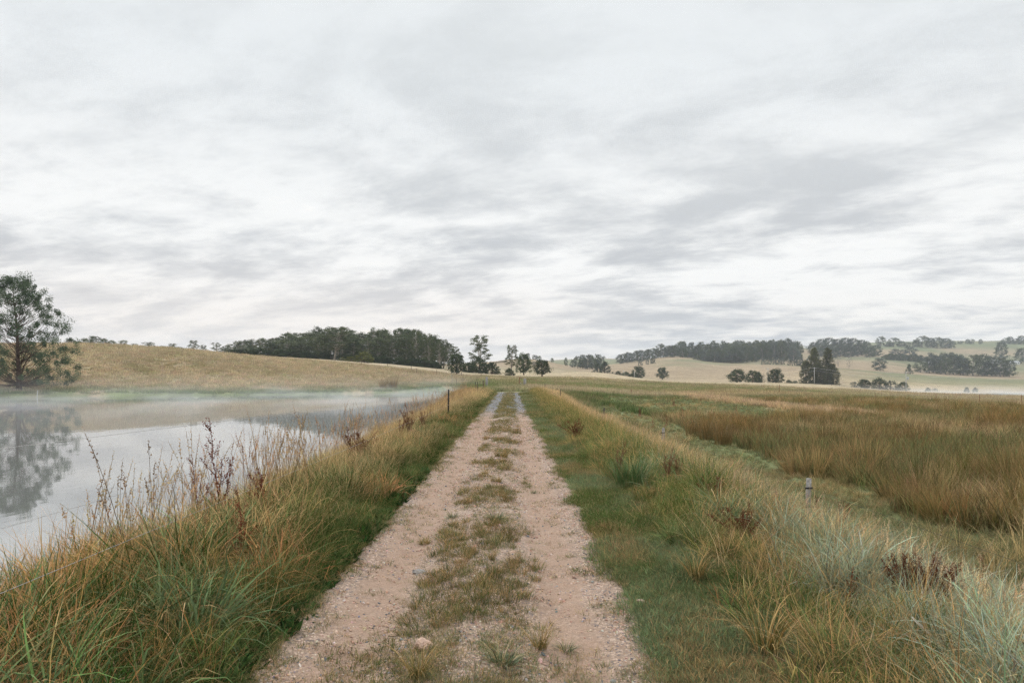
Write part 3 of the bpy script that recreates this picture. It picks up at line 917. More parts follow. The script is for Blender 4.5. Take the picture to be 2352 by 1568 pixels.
def right_bank():
    for (y0, y1, pw, N, nc, sd, lab) in ((1.6, 14, .55, 3900, 520, 201, 'long pale frosted grass on the near bank right of the track'),
                                         (12, 72, .30, 11500, 1700, 202, 'long straw and green grass on the bank farther along the track')):
        X, Y, ox, oy, r1, r2, q = clumped(N, nc, 1.6, 5.0, y0, y1, sd, pw)
        rg = np.random.default_rng(sd)
        e = 1.75 + .55 * (fbm(X * .5, Y * .7, 23, 3) - .5) * 2
        d = np.clip((X - e) / .7, 0, 1)
        keep = (X > e - .12) & (rg.random(N) < .3 + .7 * d)
        X, Y, d, ox, oy, r1, r2, q = [v[keep] for v in (X, Y, d, ox, oy, r1, r2, q)]; n = len(X)
        cl = fbm(X * .9, Y * .6, 24, 3)
        sc = (.40 + .30 * d) * (.36 + .5 * cl + .62 * r2) * rg.uniform(.7, 1.2, n) * (1 - .42 * sst(3.0, 4.4, X)) * room(X, Y)
        fr = (1 - sst(4.5, 8.5, Y + 2.5 * (r1 - .5))) * sst(1.7, 2.7, X) * (1 - .85 * sst(2.9, 3.5, X) * sst(4.8, 6.5, Y))
        crest = sst(2.5, 3.3, X)
        dr = np.clip(.02 + .40 * crest * (1 - .6 * fr) + .20 * sst(8, 34, Y) + .42 * (r2 - .35) + .25 * (fbm(X * .8, Y * .5, 25, 3) - .5) * 2 + .06 * rg.normal(0, 1, n), 0, .95)
        tint = lerp(ONE(n, (.070, .120, .024)), np.array((.22, .285, .10)), sst(.2, 1.0, r1 * .7 + .3 * cl))
        tint = lerp(tint, np.array((.44, .51, .39)), .85 * fr * sst(.15, .6, r1 + .2))
        straw = lerp(ONE(n, (.58, .38, .16)), np.array((.70, .49, .28)), np.clip(crest * .8 + .3 * (r1 - .5), 0, 1))
        scatter('frosted_grass' if y0 < 5 else 'bank_grass', 'long_tuft', X, Y, ground_z(X, Y), sc, lab, tint=jit(tint, n, sd + 1, .18), straw=jit(straw, n, sd + 2, .18), dry=dr, seed=sd, tilt=.14, flow=.25, lean=(ox, oy))
    X, Y, ox, oy, r1, r2, q = clumped(2600, 140, 2.3, 4.6, 1.6, 15, 211, .5, (.12, .34)); n = len(X); rg = np.random.default_rng(5)
    fr = (1 - sst(4.5, 9, Y)) * sst(1.9, 2.8, X)
    scatter('frosted_grass', 'droop_tuft', X, Y, ground_z(X, Y), rg.uniform(.5, 1.05, n) * room(X, Y), 'arching blue green blades whitened by frost, near right corner',
            tint=jit(lerp(ONE(n, (.17, .24, .12)), np.array((.50, .56, .42)), np.clip(fr * .85 + .25 * r1, 0, 1)), n, 37, .15), straw=jit(np.array((.60, .45, .26)), n, 38), dry=np.clip(.5 * r2 - .1, 0, 1), seed=39, lean=(ox * .7, oy * .7))
    X, Y, ox, oy, r1, r2, q = clumped(3400, 420, 1.5, 2.9, 1.6, 40, 212, .4, (.07, .2)); rg = np.random.default_rng(6)
    keep = X > 1.45 + .4 * (fbm(X * .5, Y, 31, 3) - .5) * 2
    X, Y, ox, oy, r1, r2 = [v[keep] for v in (X, Y, ox, oy, r1, r2)]; n = len(X)
    scatter('verge_grass', 'mat_tuft', X, Y, ground_z(X, Y), rg.uniform(.40, 1.0, n), 'low leaning tufts where the right bank meets the mown verge',
            tint=jit(lerp(ONE(n, (.09, .13, .035)), np.array((.20, .24, .10)), r1), n, 40), straw=jit(np.array((.50, .34, .14)), n, 41), dry=np.clip(r2 * .8 - .1, 0, 1), seed=42, lean=(ox, oy))
    for (x0, x1, y0, y1, N, sd, cc) in ((-4.3, -1.6, 2, 30, 2200, 221, (.60, .40, .20)), (1.7, 4.6, 2, 36, 2800, 222, (.62, .46, .27))):
        X, Y = box_points(N, x0, x1, y0, y1, sd, .4); keep = fbm(X * .9, Y * .6, 226, 3) > .42; X, Y = X[keep], Y[keep]; n = len(X); rg = np.random.default_rng(sd)
        scatter('dry_stems', 'straw_stem', X, Y, ground_z(X, Y), rg.uniform(.45, .9, n) * room(X, Y) * (1 - .3 * sst(6, 9, Y)), 'bent dry straw stems among the %s bank grass' % ('pond' if x0 < 0 else 'right'),
                tint=jit(np.array(cc), n, sd + 1), straw=jit(np.array(cc) * np.array((.9, .72, .55)), n, sd + 2), dry=rg.uniform(.1, .8, n), seed=sd, tilt=.25, flow=.3)
    # tan seeding grass along the bank's crest
    X, Y = box_points(1500, 2.7, 4.4, 4, 50, 213, .35); n = len(X)
    scatter('seed_heads', 'stalk', X, Y, ground_z(X, Y), rg.uniform(.35, .62, n), 'pale seeding grass along the crest of the right bank', 'grass stalks',
            tint=jit(np.array((.54, .39, .23)), n, 43), straw=jit(np.array((.64, .48, .30)), n, 44), dry=np.full(n, .6), seed=45, tilt=.14)


def turf():
    # short turf on the right verge, along both edges and down the middle of the track
    rg = np.random.default_rng(9)
    X, Y = box_points(120000, -1.75, 2.3, 2.2, 66, 301, .22)
    t = .24 * (fbm(X * 2.2, Y * 2.2, 52, 4) - .5) * 2
    verge = (X > .80 + t) ; left = X < -1.42 + t * .8
    cm = fbm(X * 1.5, Y * .9, 33, 4) + .10 * (fbm(X * 6, Y * 6, 34, 3) - .5) * 2
    w = .42 + .10 * (fbm(Y * .3, Y * 0, 35, 2) - .5) * 2
    ww = w * (1 + .9 * (1 - sst(3.8, 5.6, Y)))
    pm = np.exp(-(np.abs(X + .26) / ww) ** 2.6) * (.12 + .88 * sst(.40, .60, .5 * cm + .5 * fbm(X * 5, Y * 3.2, 133, 3) + .18 * (1 - sst(3.8, 5.0, Y)) + .08 * sst(11, 24, Y)))
    mid = (np.abs(X + .26) < .95) & (rg.random(len(X)) < pm * (.44 + .34 * (1 - sst(3.9, 4.8, Y))))
    ed = np.minimum(np.abs(X + 1.42 - t * .8), np.abs(X - .80 - t))
    fringe = (rg.random(len(X)) < .6 * np.exp(-ed / .14) * sst(.4, .6, fbm(X * 3, Y * 2.2, 135, 3)))
    verge &= rg.random(len(X)) < .45 + .55 * sst(0, .3, X - .74 - t); left &= rg.random(len(X)) < .6
    keep = verge | left | mid | fringe
    X, Y = X[keep], Y[keep]; n = len(X); verge = verge[keep]
    fz = sst(.35, .65, fbm(X * 1.1, Y * .8, 36, 3))
    tint = lerp(np.array((.115, .165, .050)) * np.ones((n, 1)), np.array((.24, .30, .165)), fz * .7)
    tint = np.where(verge[:, None], tint, tint * np.array((.95, .85, .8)))
    straw = np.array((.42, .29, .14)) * np.ones((n, 1))
    dry = np.where(verge, rg.uniform(0, .30, n) + .45 * sst(.45, .7, fbm(X * 1.7, Y * 1.1, 39, 3)), rg.uniform(.1, .75, n))
    sc = rg.uniform(.5, 1.3, n) * np.where(verge, 1.05, .75)
    z = np.where((X > -1.5) & (X < .9), track_z(X, Y), ground_z(X, Y))
    scatter('short_turf', 'turf_tuft', X, Y, z, sc * (1 + .8 * sst(10, 40, Y)), 'short green turf on the verges and middle strip of the track', tint=jit(tint, n, 45, .2), straw=jit(straw, n, 46), dry=dry, seed=47, tilt=.25)
    # taller tufts in the middle strip
    X, Y = box_points(4200, -1.1, .5, 3.0, 66, 302, .3); n = len(X)
    cm = fbm(X * 1.5, Y * .9, 33, 4)
    keep = (np.abs(X + .26) < .5) & (cm > .53); X, Y = X[keep], Y[keep]; n = len(X)
    scatter('short_turf', 'mat_tuft', X, Y, track_z(X, Y), rg.uniform(.18, .5, n), 'brown and green tufts growing down the middle of the track',
            tint=jit(np.array((.10, .13, .05)), n, 48), straw=jit(np.array((.40, .26, .12)), n, 49), dry=rg.uniform(.2, .9, n), seed=50)
    # short turf of the low strip and green patch
    X, Y = rand_points(5200, 7, 75, 42, 304, .6)
    Z = zone(X, Y); keep = (Z['lowstrip'] + Z['greenpatch'] > .45) & (X > 4.4) & (fbm(X * .5, Y * .5, 137, 3) > .5); X, Y = X[keep], Y[keep]; n = len(X)
    scatter('low_pasture', 'long_tuft', X, Y, ground_z(X, Y), rng_u(n, 71, .35, .9), 'tan taller tufts scattered over the low green pasture',
            tint=jit(np.array((.20, .20, .085)), n, 72), straw=jit(np.array((.52, .37, .19)), n, 73), dry=rng_u(n, 74, .2, 1), seed=75)
    X, Y = rand_points(60000, 7, 75, 42, 303, .5)
    Z = zone(X, Y); keep = (Z['lowstrip'] + Z['greenpatch'] > .45) & (X > 4.2); X, Y = X[keep], Y[keep]; n = len(X)
    cl = fbm(X * .4, Y * .4, 37, 3)
    scatter('low_pasture', 'mat_tuft', X, Y, ground_z(X, Y), rg.uniform(.25, .6, n) * (1 + .7 * sst(20, 60, Y)), 'short green pasture below the right bank',
            tint=jit(lerp(np.array((.12, .15, .055)) * np.ones((n, 1)), np.array((.23, .26, .14)), cl), n, 51), straw=jit(np.array((.42, .30, .15)), n, 52), dry=np.clip(rg.uniform(0, .5, n) + .5 * sst(.5, .7, fbm(X * .3, Y * .3, 38, 3)), 0, 1), seed=53)


def wetland():
    rg = np.random.default_rng(15)
    # tussocks: a handful of tufts splaying from one stool, tall in the middle
    nc = 2300
    cx, cy_ = rand_points(nc, 8.5, 84, 42, 401, .9)
    Z = zone(cx, cy_); k = (Z['wet'] > rg.uniform(.2, .8, nc)) & (fbm(cx * .3, cy_ * .3, 81, 3) * .6 + .4 * fbm(cx * .1, cy_ * .1, 86, 3) > .48)
    cx, cy_ = cx[k], cy_[k]; nc = len(cx)
    big = rg.random(nc) ** 1.3; cr = (.22 + .62 * big) * (1 + .25 * sst(25, 60, cy_)); tone = rg.random(nc)
    m = 8; ci = np.repeat(np.arange(nc), m); n = nc * m
    a = rg.uniform(0, 6.283, n); q = np.sqrt(rg.random(n))
    X = cx[ci] + cr[ci] * q * np.cos(a); Y = cy_[ci] + cr[ci] * q * np.sin(a)
    cl = fbm(cx * .25, cy_ * .25, 82, 3)[ci]; f2 = fbm(X * .09, Y * .09, 83, 3)
    straw = lerp(ONE(n, (.43, .27, .11)), np.array((.21, .12, .042)), np.clip(sst(.4, .65, cl) * .5 + .7 * (tone[ci] - .35), 0, 1))
    straw = lerp(straw, np.array((.52, .37, .20)), .55 * sst(.50, .66, f2) + .6 * (tone[ci] > .82))
    tint = lerp(ONE(n, (.115, .115, .035)), np.array((.21, .20, .08)), tone[ci])
    sc = (.52 + .62 * big[ci]) * (1 - .38 * q) * rg.uniform(.8, 1.15, n) * (1.12 - .30 * sst(24, 42, Y))
    scatter('rushes', 'rush_tuft', X, Y, ground_z(X, Y), sc, 'brown rush tussocks filling the wet hollow on the right', 'rushes',
            tint=jit(tint, n, 55), straw=jit(straw, n, 56, .15), dry=np.clip(rg.normal(.55, .18, n) + .3 * (tone[ci] - .5), 0, 1), seed=57, tilt=.07, flow=.1, lean=(.55 * q * np.cos(a), .55 * q * np.sin(a)))
    X, Y = rand_points(26000, 9, 84, 42, 402, .8)
    Z = zone(X, Y); keep = (Z['wet'] > .35); X, Y = X[keep], Y[keep]; n = len(X)
    scatter('rushes', 'coarse_tuft', X, Y, ground_z(X, Y), rg.uniform(.5, 1.2, n), 'lower tawny grass between the rush tussocks', 'rushes',
            tint=jit(np.array((.19, .20, .085)), n, 58), straw=jit(lerp(np.array((.48, .35, .19)) * np.ones((n, 1)), np.array((.27, .18, .08)), sst(.35, .62, fbm(X * .35, Y * .2, 84, 3))), n, 59), dry=np.clip(rg.uniform(-.1, .7, n) + .5 * sst(.4, .6, fbm(X * .3, Y * .3, 89, 3)), 0, 1), seed=60)


def fields():
    rg = np.random.default_rng(25)
    # middle distance long grass outside the special zones
    X, Y = rand_points(120000, 28, 175, 41, 501, .55)
    Z = zone(X, Y)
    keep = (Z['wet'] < .4) & (Z['greenpatch'] < .5) & (Z['lowstrip'] < .5) & (sd_poly(POND, X, Y) > .1) & ~((X > -5) & (X < 5) & (Y < 70))
    cl = fbm(X * .3, Y * .3, 85, 3)
    keep &= rg.random(len(X)) < .35 + .9 * cl
    X, Y = X[keep], Y[keep]; n = len(X)
    c, Z = cover_colour(X, Y)
    gr = c[:, 1] / (c[:, 0] + 1e-6)
    dry = np.clip(1.75 - gr * 1.1 + rg.normal(0, .15, n), 0, 1)
    scatter('field_grass', 'field_tuft', X, Y, ground_z(X, Y) - .02, rg.uniform(.55, 1.1, n) * (1 + .5 * sst(60, 170, Y)), 'dry golden grass of the fields beyond the banks',
            tint=jit(c * np.array((.75, .95, .7)), n, 61, .15), straw=jit(np.clip(c * 1.2, 0, .66), n, 62, .15), dry=dry, seed=63, sz=1.0)


left_bank(); right_bank(); turf(); wetland(); fields()


# ------------------------------------------------------------------ gravel
def stones():
    ms = []
    m, t, out = mat('track stones')
    tint = attr(t, 'tint', 'INSTANCER').outputs['Vector']
    tc = t.n('ShaderNodeTexCoord').outputs['Object']
    n = t.noise(tc, 3, 4, .6)
    principled(t, out, t.scalevec(tint, t.ramp(n, .3, .7, .8, 1.2)), .9, .25)
    for i in range(5):
        me = rock_mesh('pebble', 700 + i, 1, (1, .8, .55), m)
        ms.append(me)
    protos('pebble', ms)
    rg = np.random.default_rng(33)
    N = 42000
    X, Y = box_points(N, -1.45, .85, 2.6, 26, 601, .25)
    e = np.minimum(X + 1.42, .82 - X)
    rut = np.exp(-((X + 1.02) / .22) ** 2) + np.exp(-((X - .42) / .2) ** 2)
    keep = (rg.random(N) < .18 + .9 * (fbm(X * 2, Y * 2, 91, 3) > .47)) & (e > 0) & (rg.random(N) > .45 * rut)
    X, Y = X[keep], Y[keep]; n = len(X)
    sz = .0028 + .0052 * rg.random(n) ** 2.2 + .009 * (rg.random(n) > .985) * rg.random(n)
    sz *= 1 + .06 * np.clip(Y - 4, 0, 20)
    pal = np.array([(.50, .33, .24), (.58, .42, .33), (.40, .26, .19), (.62, .52, .44), (.16, .155, .165), (.30, .28, .28), (.52, .36, .27), (.45, .30, .22)])
    tint = pal[rg.choice(len(pal), n, p=[.2, .17, .17, .08, .06, .07, .13, .12])]
    scatter('gravel', 'pebble', X, Y, track_z(X, Y) + sz * .15, sz * 1.6, 'loose pink, cream and grey gravel on the track', 'gravel', tint=jit(tint, n, 92, .12), seed=93, tilt=.5)


def rock_mesh(name, seed, sub, dims, m):
    import bmesh
    rg = np.random.default_rng(seed)
    bm = bmesh.new(); bmesh.ops.create_icosphere(bm, subdivisions=sub + 1, radius=1.0)
    pl = [rg.normal(0, 1, 3) for _ in range(9)]; pl = [p / np.linalg.norm(p) for p in pl]; cut = rg.uniform(.62, .95, 9)
    for v in bm.verts:
        c = np.array(v.co)
        for p, k in zip(pl, cut):
            d = c.dot(p)
            if d > k: c = c - p * (d - k)
        c = c * (1 + .06 * rg.normal()) * np.array(dims)
        v.co = c
    me = bpy.data.meshes.new(name); bm.to_mesh(me); bm.free(); me.materials.append(m)
    return me


stones()


def rock(u, v, w, dims, col, label, seed, rz=0.0, sink=.3):
    x, y, z = on_ground(u, v)
    m = simple_mat('rock', col, .9, .25, 14, .22, bmp=.02)
    me = rock_mesh('rock', seed, 3, dims, m)
    s = w / 2
    for vtx in me.vertices: vtx.co = vtx.co * s
    o = link_obj('rock', me); o.location = (x, y, z + .012 + dims[2] * s * (1 - sink * 2) * .8); o.rotation_euler = (.1, .15, rz)
    return tag(o, label, 'rock', 'larger stones on the track')


rock(970, 1492, .125, (1, .8, .8), (.58, .40, .31), 'angular pale pink stone in the middle grass, nearest the camera', 1, .5)
rock(962, 1318, .12, (1, .7, .42), (.36, .33, .31), 'smooth grey stone beside the middle strip left of the ruts', 2, .2)
rock(1350, 1312, .07, (1, .8, .35), (.52, .35, .26), 'flat pink stone on the bare right rut', 5, .2)
rock(1474, 1388, .075, (1, .45, .4), (.60, .42, .33), 'long broken pink stone lying in the turf of the right verge', 7, -.3)
rock(1180, 1272, .07, (1, .8, .5), (.60, .42, .32), 'pale cream stone in the middle strip grass', 8, .9)
rock(1115, 1213, .05, (1, .8, .5), (.55, .38, .29), 'small pink stone at the left edge of the middle strip', 9, .1)
rock(905, 1463, .075, (1, .8, .22), (.50, .34, .26), 'flat tan stone flush with the left rut', 10, .4)


# ------------------------------------------------------------------ trees
def tree_meshes(name, seed, H, W, env, nclump, rclump, nleaf, leaf, lmat, bmat, trunk_r, crown_base, flat=.6, lean=0.0, fork=1, droop=0.0, limb_vis=1.0, inner=.35):
    """trunk mesh + crown mesh. env(h 0..1 in the crown) -> radius fraction"""
    rg = np.random.default_rng(seed)
    tb = MB()
    # main stems
    stems = []
    for k in range(fork):
        a = rg.uniform(0, 6.28); sp = (0 if fork == 1 else .16 * W)
        z = np.linspace(0, 1, 9)
        px = lean * z * H + sp * z ** 1.3 * math.cos(a + k * 6.28 / fork) + .018 * H * np.cumsum(rg.normal(0, .5, 9)) * z
        py = sp * z ** 1.3 * math.sin(a + k * 6.28 / fork) + .018 * H * np.cumsum(rg.normal(0, .5, 9)) * z
        P = np.stack([px, py, z * H * .93 - .35], 1)
        R = trunk_r * (1.25 * (1 - z) ** 1.1 + .10) * (1 if fork == 1 else .75); R[0] *= 1.25
        tb.tube(P, R, 7); stems.append(P)
    cen = []
    for i in range(nclump):
        h = (i + rg.random()) / nclump
        e = env(h) * W / 2
        r = e * (inner + (1 - inner) * math.sqrt(rg.random())) if e > 0 else 0
        a = i * 2.39996 + rg.normal(0, .5)
        z = H * (crown_base + (1 - crown_base) * h)
        st = stems[rg.integers(len(stems))]
        k = np.interp(z, st[:, 2], np.arange(len(st))); ki = min(int(k), len(st) - 2); c0 = st[ki] + (st[ki + 1] - st[ki]) * (k - ki)
        c = np.array((c0[0] * .6 + r * math.cos(a), c0[1] * .6 + r * math.sin(a), z - rclump * .4))
        cen.append(c)
        zs = max(z - r * rg.uniform(.45, .9) - .05 * H, H * crown_base * .75)
        k = np.interp(zs, st[:, 2], np.arange(len(st))); ki = min(int(k), len(st) - 2); s0 = st[ki] + (st[ki + 1] - st[ki]) * (k - ki)
        m = (s0 + c) / 2 + np.array((0, 0, -.04 * H)) + rg.normal(0, .012 * H, 3)
        if r > .12 * W or i % 3 == 0:
            q = np.linspace(0, 1, 6)[:, None]
            P = (1 - q) ** 2 * s0 + 2 * q * (1 - q) * m + q ** 2 * c
            tb.tube(P, np.linspace(trunk_r * .34, trunk_r * .07, 6) * limb_vis, 5)
    cen = np.array(cen)
    # leaves
    n = nleaf * nclump
    ci = np.repeat(np.arange(nclump), nleaf)
    rc = rclump * rg.uniform(.45, 1.4, nclump)[ci]
    d = rg.normal(0, 1, (n, 3)); d /= np.linalg.norm(d, axis=1)[:, None]
    rad = rc * rg.random(n) ** .45
    # each clump is itself ragged: a few lobes
    lob = rg.normal(0, 1, (nclump, 4, 3)); lob /= np.linalg.norm(lob, axis=2)[:, :, None]
    li = rg.integers(0, 4, n); off = lob[ci, li] * (rc * .55)[:, None]
    P = cen[ci] + (d * rad[:, None] * .7 + off) * np.array((1, 1, flat))
    P[:, 2] -= droop * rg.random(n) * rc
    P[:, 2] = np.maximum(P[:, 2], .12 * leaf + .02 * H * rg.random(n))
    a = rg.normal(0, 1, (n, 3)); a[:, 2] *= .6; a /= np.linalg.norm(a, axis=1)[:, None]
    b = np.cross(a, rg.normal(0, 1, (n, 3))); b /= np.linalg.norm(b, axis=1)[:, None] + 1e-9
    sz = leaf * rg.uniform(.6, 1.35, n)[:, None]
    V = np.stack([P - a * sz * .5, P + b * sz * .28, P + a * sz * .5, P - b * sz * .28], 1).reshape(-1, 3)
    Q = np.arange(4 * n).reshape(-1, 4)
    cm = mesh_np(name + '_crown', V, Q, 4, lmat)
    lc = np.clip(rg.random(nclump)[ci] * .55 + rg.random(n) * .45, 0, 1)
    attr_f(cm, 'lc', np.repeat(lc, 4))
    tm = tb.mesh(name + '_trunk', bmat, True)
    return tm, cm, H, W


def E_umb(h): return (math.sin(math.pi * min(1, .18 + .72 * h))) ** .7 * (.75 + .25 * math.sin(9 * h))
def E_tall(h): return (.55 + .45 * math.sin(math.pi * min(1, .1 + .8 * h))) * (1 - .55 * h ** 3)
def E_round(h): return math.sqrt(max(0.02, 1 - (2 * h - .75) ** 2 / 1.6))
def E_dome(h): return math.sqrt(max(0.02, 1 - h ** 2)) * .98
def E_pop(h): return (.80 + .20 * math.sin(math.pi * min(1, h * .8 + .1))) * (1 - h ** 4) ** .7
def E_cone(h): return max(.08, (1 - h) ** .75)
def E_wattle(h): return max(.14, math.sin(math.pi * min(.98, (.25 + .70 * h))) ** .7 * (1.08 - .3 * h))


TP = {}


def proto(key, *a, **k): TP.setdefault(key, []).append(tree_meshes(key, *a, **k))


for i in range(5):
    proto('euc', 1000 + i, 16, 9, E_tall, 34, 1.35, 120, .42, L_EUC, M_BARK, .30, .34, .62, fork=1 + i % 2)
for i in range(3):
    proto('wood', 1040 + i, 16, 9, E_round, 44, 1.7, 150, .45, L_DARK if i % 2 else L_EUC, M_BARK, .26, .08, .8)
for i in range(3):
    proto('open', 1020 + i, 16, 10, E_umb, 40, 1.35, 140, .36, L_EUC, M_BARK, .30, .38, .5, fork=2)
for i in range(3):
    proto('far', 1060 + i, 20, 10, E_round, 34, 2.2, 110, .8, [L_EUC, L_DARK, L_BLUE][i], M_BARK, .38, .13, .9)
for i in range(3):
    proto('bush', 1080 + i, 5, 6, E_dome, 36, 1.0, 150, .30, L_DARK, M_BARKD, .16, .08, .8)
proto('goldbush', 1090, 5, 6, E_dome, 30, .95, 150, .28, L_GOLD, M_BARKD, .14, .05, .8)
proto('goldbush', 1091, 5, 6, E_dome, 30, .95, 150, .28, L_GOLD, M_BARKD, .14, .05, .8)
proto('greybush', 1095, 4, 6, E_dome, 22, .8, 110, .28, L_BLUE, M_BARKD, .14, .05, .7)
for i in range(2):
    proto('round', 1100 + i, 8, 7, E_round, 56, 1.15, 160, .30, L_DARK, M_BARKD, .24, .20, .8)
for i in range(3):
    proto('poplar', 1110 + i, 20, 6, E_pop, 150, 1.0, 120, .36, L_POP, M_BARKD, .3, .0, 1.2, inner=.1, limb_vis=.4)
proto('cone', 1120, 10, 9, E_cone, 40, 1.3, 100, .45, L_DARK, M_BARKD, .3, .04, .8)
proto('bare', 1130, 8, 7, E_round, 34, .7, 14, .25, L_BLUE, M_BARK, .16, .25, .8)

_first = {}
_used = {}


def tree(kind, u, Y, h, w, label, group=None, name='tree', var=None, cat='tree', rz=None, z=None):
    """one tree: Empty > trunk, crown"""
    x = (u - U0) / F * Y
    zz = gz(x, Y) if z is None else z
    L = TP[kind]; i = _used.get(kind, 0) if var is None else var
    _used[kind] = _used.get(kind, 0) + 1
    tm, cm, H, W = L[i % len(L)]
    r = (i * 2.4 + 1.1) if rz is None else rz
    key = (kind, i % len(L), name)
    sc = (w / W, w / W, h / H)
    if key in _first:
        o = dup(_first[key], (x, Y, zz), r, sc, label, group, name)
        if not group and 'group' in o: del o['group']
        o['category'] = cat
    else:
        o = thing(name, label, cat, (x, Y, zz), r, group); o.scale = sc
        link_obj('trunk', tm, o); link_obj('crown', cm, o)
        _first[key] = o
    return o


def tpx(kind, u, vtop, wpx, Y, label, group=None, name='tree', vb=None, **k):
    """tree given its top row and width as seen, standing on the ground at distance Y"""
    x = (u - U0) / F * Y; z = gz(x, Y)
    top = CAMZ - (vtop - HZ) / F * Y
    return tree(kind, u, Y, max(1.0, top - z), wpx / F * Y * 1.0, label, group, name, **k)


rT = random.Random(7)

# the tree at the far left, beyond the pond
def near_tree():
    Y = 79.0; x = (44 - U0) / F * Y; z = gz(x, Y)
    tm, cm, H, W = tree_meshes('wattle', 1205, 13.2, 13.0, E_wattle, 330, .60, 190, .14, L_NEAR, M_BARKD, .22, .07, 1.05, lean=.01, inner=.12, limb_vis=.4)
    o = thing('wattle_tree', 'large feathery dark green tree standing on the far shore at the left edge', 'tree', (x, Y, z), 2.2)
    link_obj('trunk', tm, o); link_obj('crown', cm, o)
    b = MB(); b.tube([(0, 0, -.3), (.35, 0, 1.2), (.9, -.2, 2.8), (1.9, -.3, 4.4)], [.11, .09, .07, .04], 6)
    s = b.build('side_stem', M_BARKD, o, True); s.location = (.9, .2, 0); s.rotation_euler = (0, 0, -2.2)


near_tree()

# dark eucalypt wood on the left hill
prof_u = [505, 540, 575, 610, 650, 690, 720, 745, 790, 812, 835, 860, 900, 945, 980, 1005, 1030, 1052]
prof_v = [803, 783, 776, 767, 768, 763, 756, 749, 749, 760, 764, 752, 750, 753, 760, 771, 780, 790]
WOODG = 'tall eucalypts of the dark wood on the left hill'
for row, (Y, n, dv, kinds) in enumerate(((288, 20, 0, ['euc', 'open', 'wood']), (268, 19, 3, ['euc', 'wood']), (248, 18, 9, ['wood', 'euc']), (230, 17, 18, ['euc', 'wood']))):
    for i in range(n):
        u = 522 + (1040 - 522) * (i + .5 * (row % 2) + rT.uniform(-.3, .3)) / n
        if row == 3 and (u < 560 or u > 960): continue
        vt = np.interp(u, prof_u, prof_v) + dv + rT.uniform(-3, 8)
        w = rT.uniform(40, 62) * (1 if u > 640 else .75)
        part = 'left end' if u < 650 else ('middle' if u < 850 else 'right end')
        depth = ['rearmost row', 'third row', 'second row', 'front row'][row]
        tpx(kinds[i % len(kinds)], u, vt, w, Y + rT.uniform(-6, 6), 'tall dark eucalypt in the %s at the %s of the left hill wood' % (depth, part), WOODG, 'eucalyptus_tree')
# open trunks at the right end
for i, u in enumerate((955, 985, 1010, 1030, 1047)):
    tpx('euc', u, np.interp(u, prof_u, prof_v) + 3 + i, 34, 226 + 3 * i, 'slender pale trunked eucalypt showing sky between stems at the wood\'s right end', 'slender eucalypts at the open end of the wood', 'eucalyptus_tree')
tpx('open', 768, 750, 92, 222, 'broad eucalypt with pale spreading limbs at the front of the wood', None, 'eucalyptus_tree', var=1)
tpx('goldbush', 838, 808, 54, 205, 'bright yellow green dome shaped bush in front of the wood', None, 'bush', cat='bush')
tpx('goldbush', 806, 818, 30, 207, 'lower yellow green bush touching the left side of the bright domed bush', None, 'bush', cat='bush')
tpx('goldbush', 785, 822, 18, 208, 'smallest yellow green bush at the wood edge', None, 'bush', cat='bush')
for i, (u, v, w) in enumerate([(535 + 21 * q + rT.uniform(-5, 5), np.interp(535 + 21 * q, [535, 700, 1000], [799, 806, 828]) + rT.uniform(-3, 4), rT.uniform(30, 46)) for q in range(23)] + [(880, 818, 36), (925, 826, 30), (980, 832, 34), (700, 810, 30), (640, 806, 30), (580, 805, 28), (545, 804, 26), (750, 814, 24), (1005, 836, 22), (1075, 832, 30)]):
    tpx('bush', u, v, w, 224, 'dark shrub under the front trees of the left hill wood', 'dark shrubs along the foot of the wood', 'shrub', cat='shrub')
# trees on the near skyline to the left
SK = 'small trees peeping over the left hill crest'
for i, (u, v, w) in enumerate(((163, 778, 26), (180, 783, 22), (196, 776, 24), (217, 771, 36), (240, 777, 26), (256, 781, 22), (283, 781, 30), (307, 788, 18), (345, 785, 34), (372, 794, 20), (396, 788, 28), (415, 796, 18))):
    tpx('open' if i > 5 else 'wood', u, v, w, 205 + 6 * (i % 3), 'low dark tree top rising behind the %s of the left hill crest' % ('high shoulder' if u < 265 else 'lower slope'), SK, 'tree')
tpx('open', 446, 781, 30, 215, 'taller umbrella topped eucalypt alone on the left skyline', None, 'eucalyptus_tree')
tpx('open', 468, 792, 22, 218, 'small tree leaning beside the umbrella topped eucalypt on the left skyline', None, 'tree')
tpx('open', 498, 786, 26, 220, 'lone flat topped eucalypt just left of the wood', None, 'eucalyptus_tree')

# trees at the end of the track
tpx('round', 1049, 811, 42, 172, 'round dark tree with a short trunk on the green slope before the wood', None, 'tree', vb=855)
tpx('open', 1103, 769, 62, 232, 'tallest eucalypt left of the track end with layered umbrella crown', None, 'eucalyptus_tree', var=0)
tpx('bush', 1100, 820, 46, 228, 'dark bushy growth round the foot of the tallest eucalypt', None, 'bush', cat='bush')
tpx('bush', 1130, 832, 40, 226, 'dark spreading shrub right of the tallest eucalypt\'s foot', None, 'bush', cat='bush')
tpx('bush', 1085, 838, 30, 224, 'dark low shrub left of the tallest eucalypt\'s foot', None, 'bush', cat='bush')
tpx('open', 1174, 792, 42, 212, 'slim eucalypt with thin pale trunk left of the track line', None, 'eucalyptus_tree', var=2)
tpx('round', 1203, 812, 36, 245, 'rounded grey green tree just behind the slim eucalypt', None, 'tree', var=1)
tpx('bush', 1170, 846, 26, 210, 'low shrub at the foot of the slim eucalypt', None, 'bush', cat='bush')
tpx('round', 1245, 825, 42, 205, 'solitary leafy dark tree right of the track line on the plain', None, 'tree', var=0)
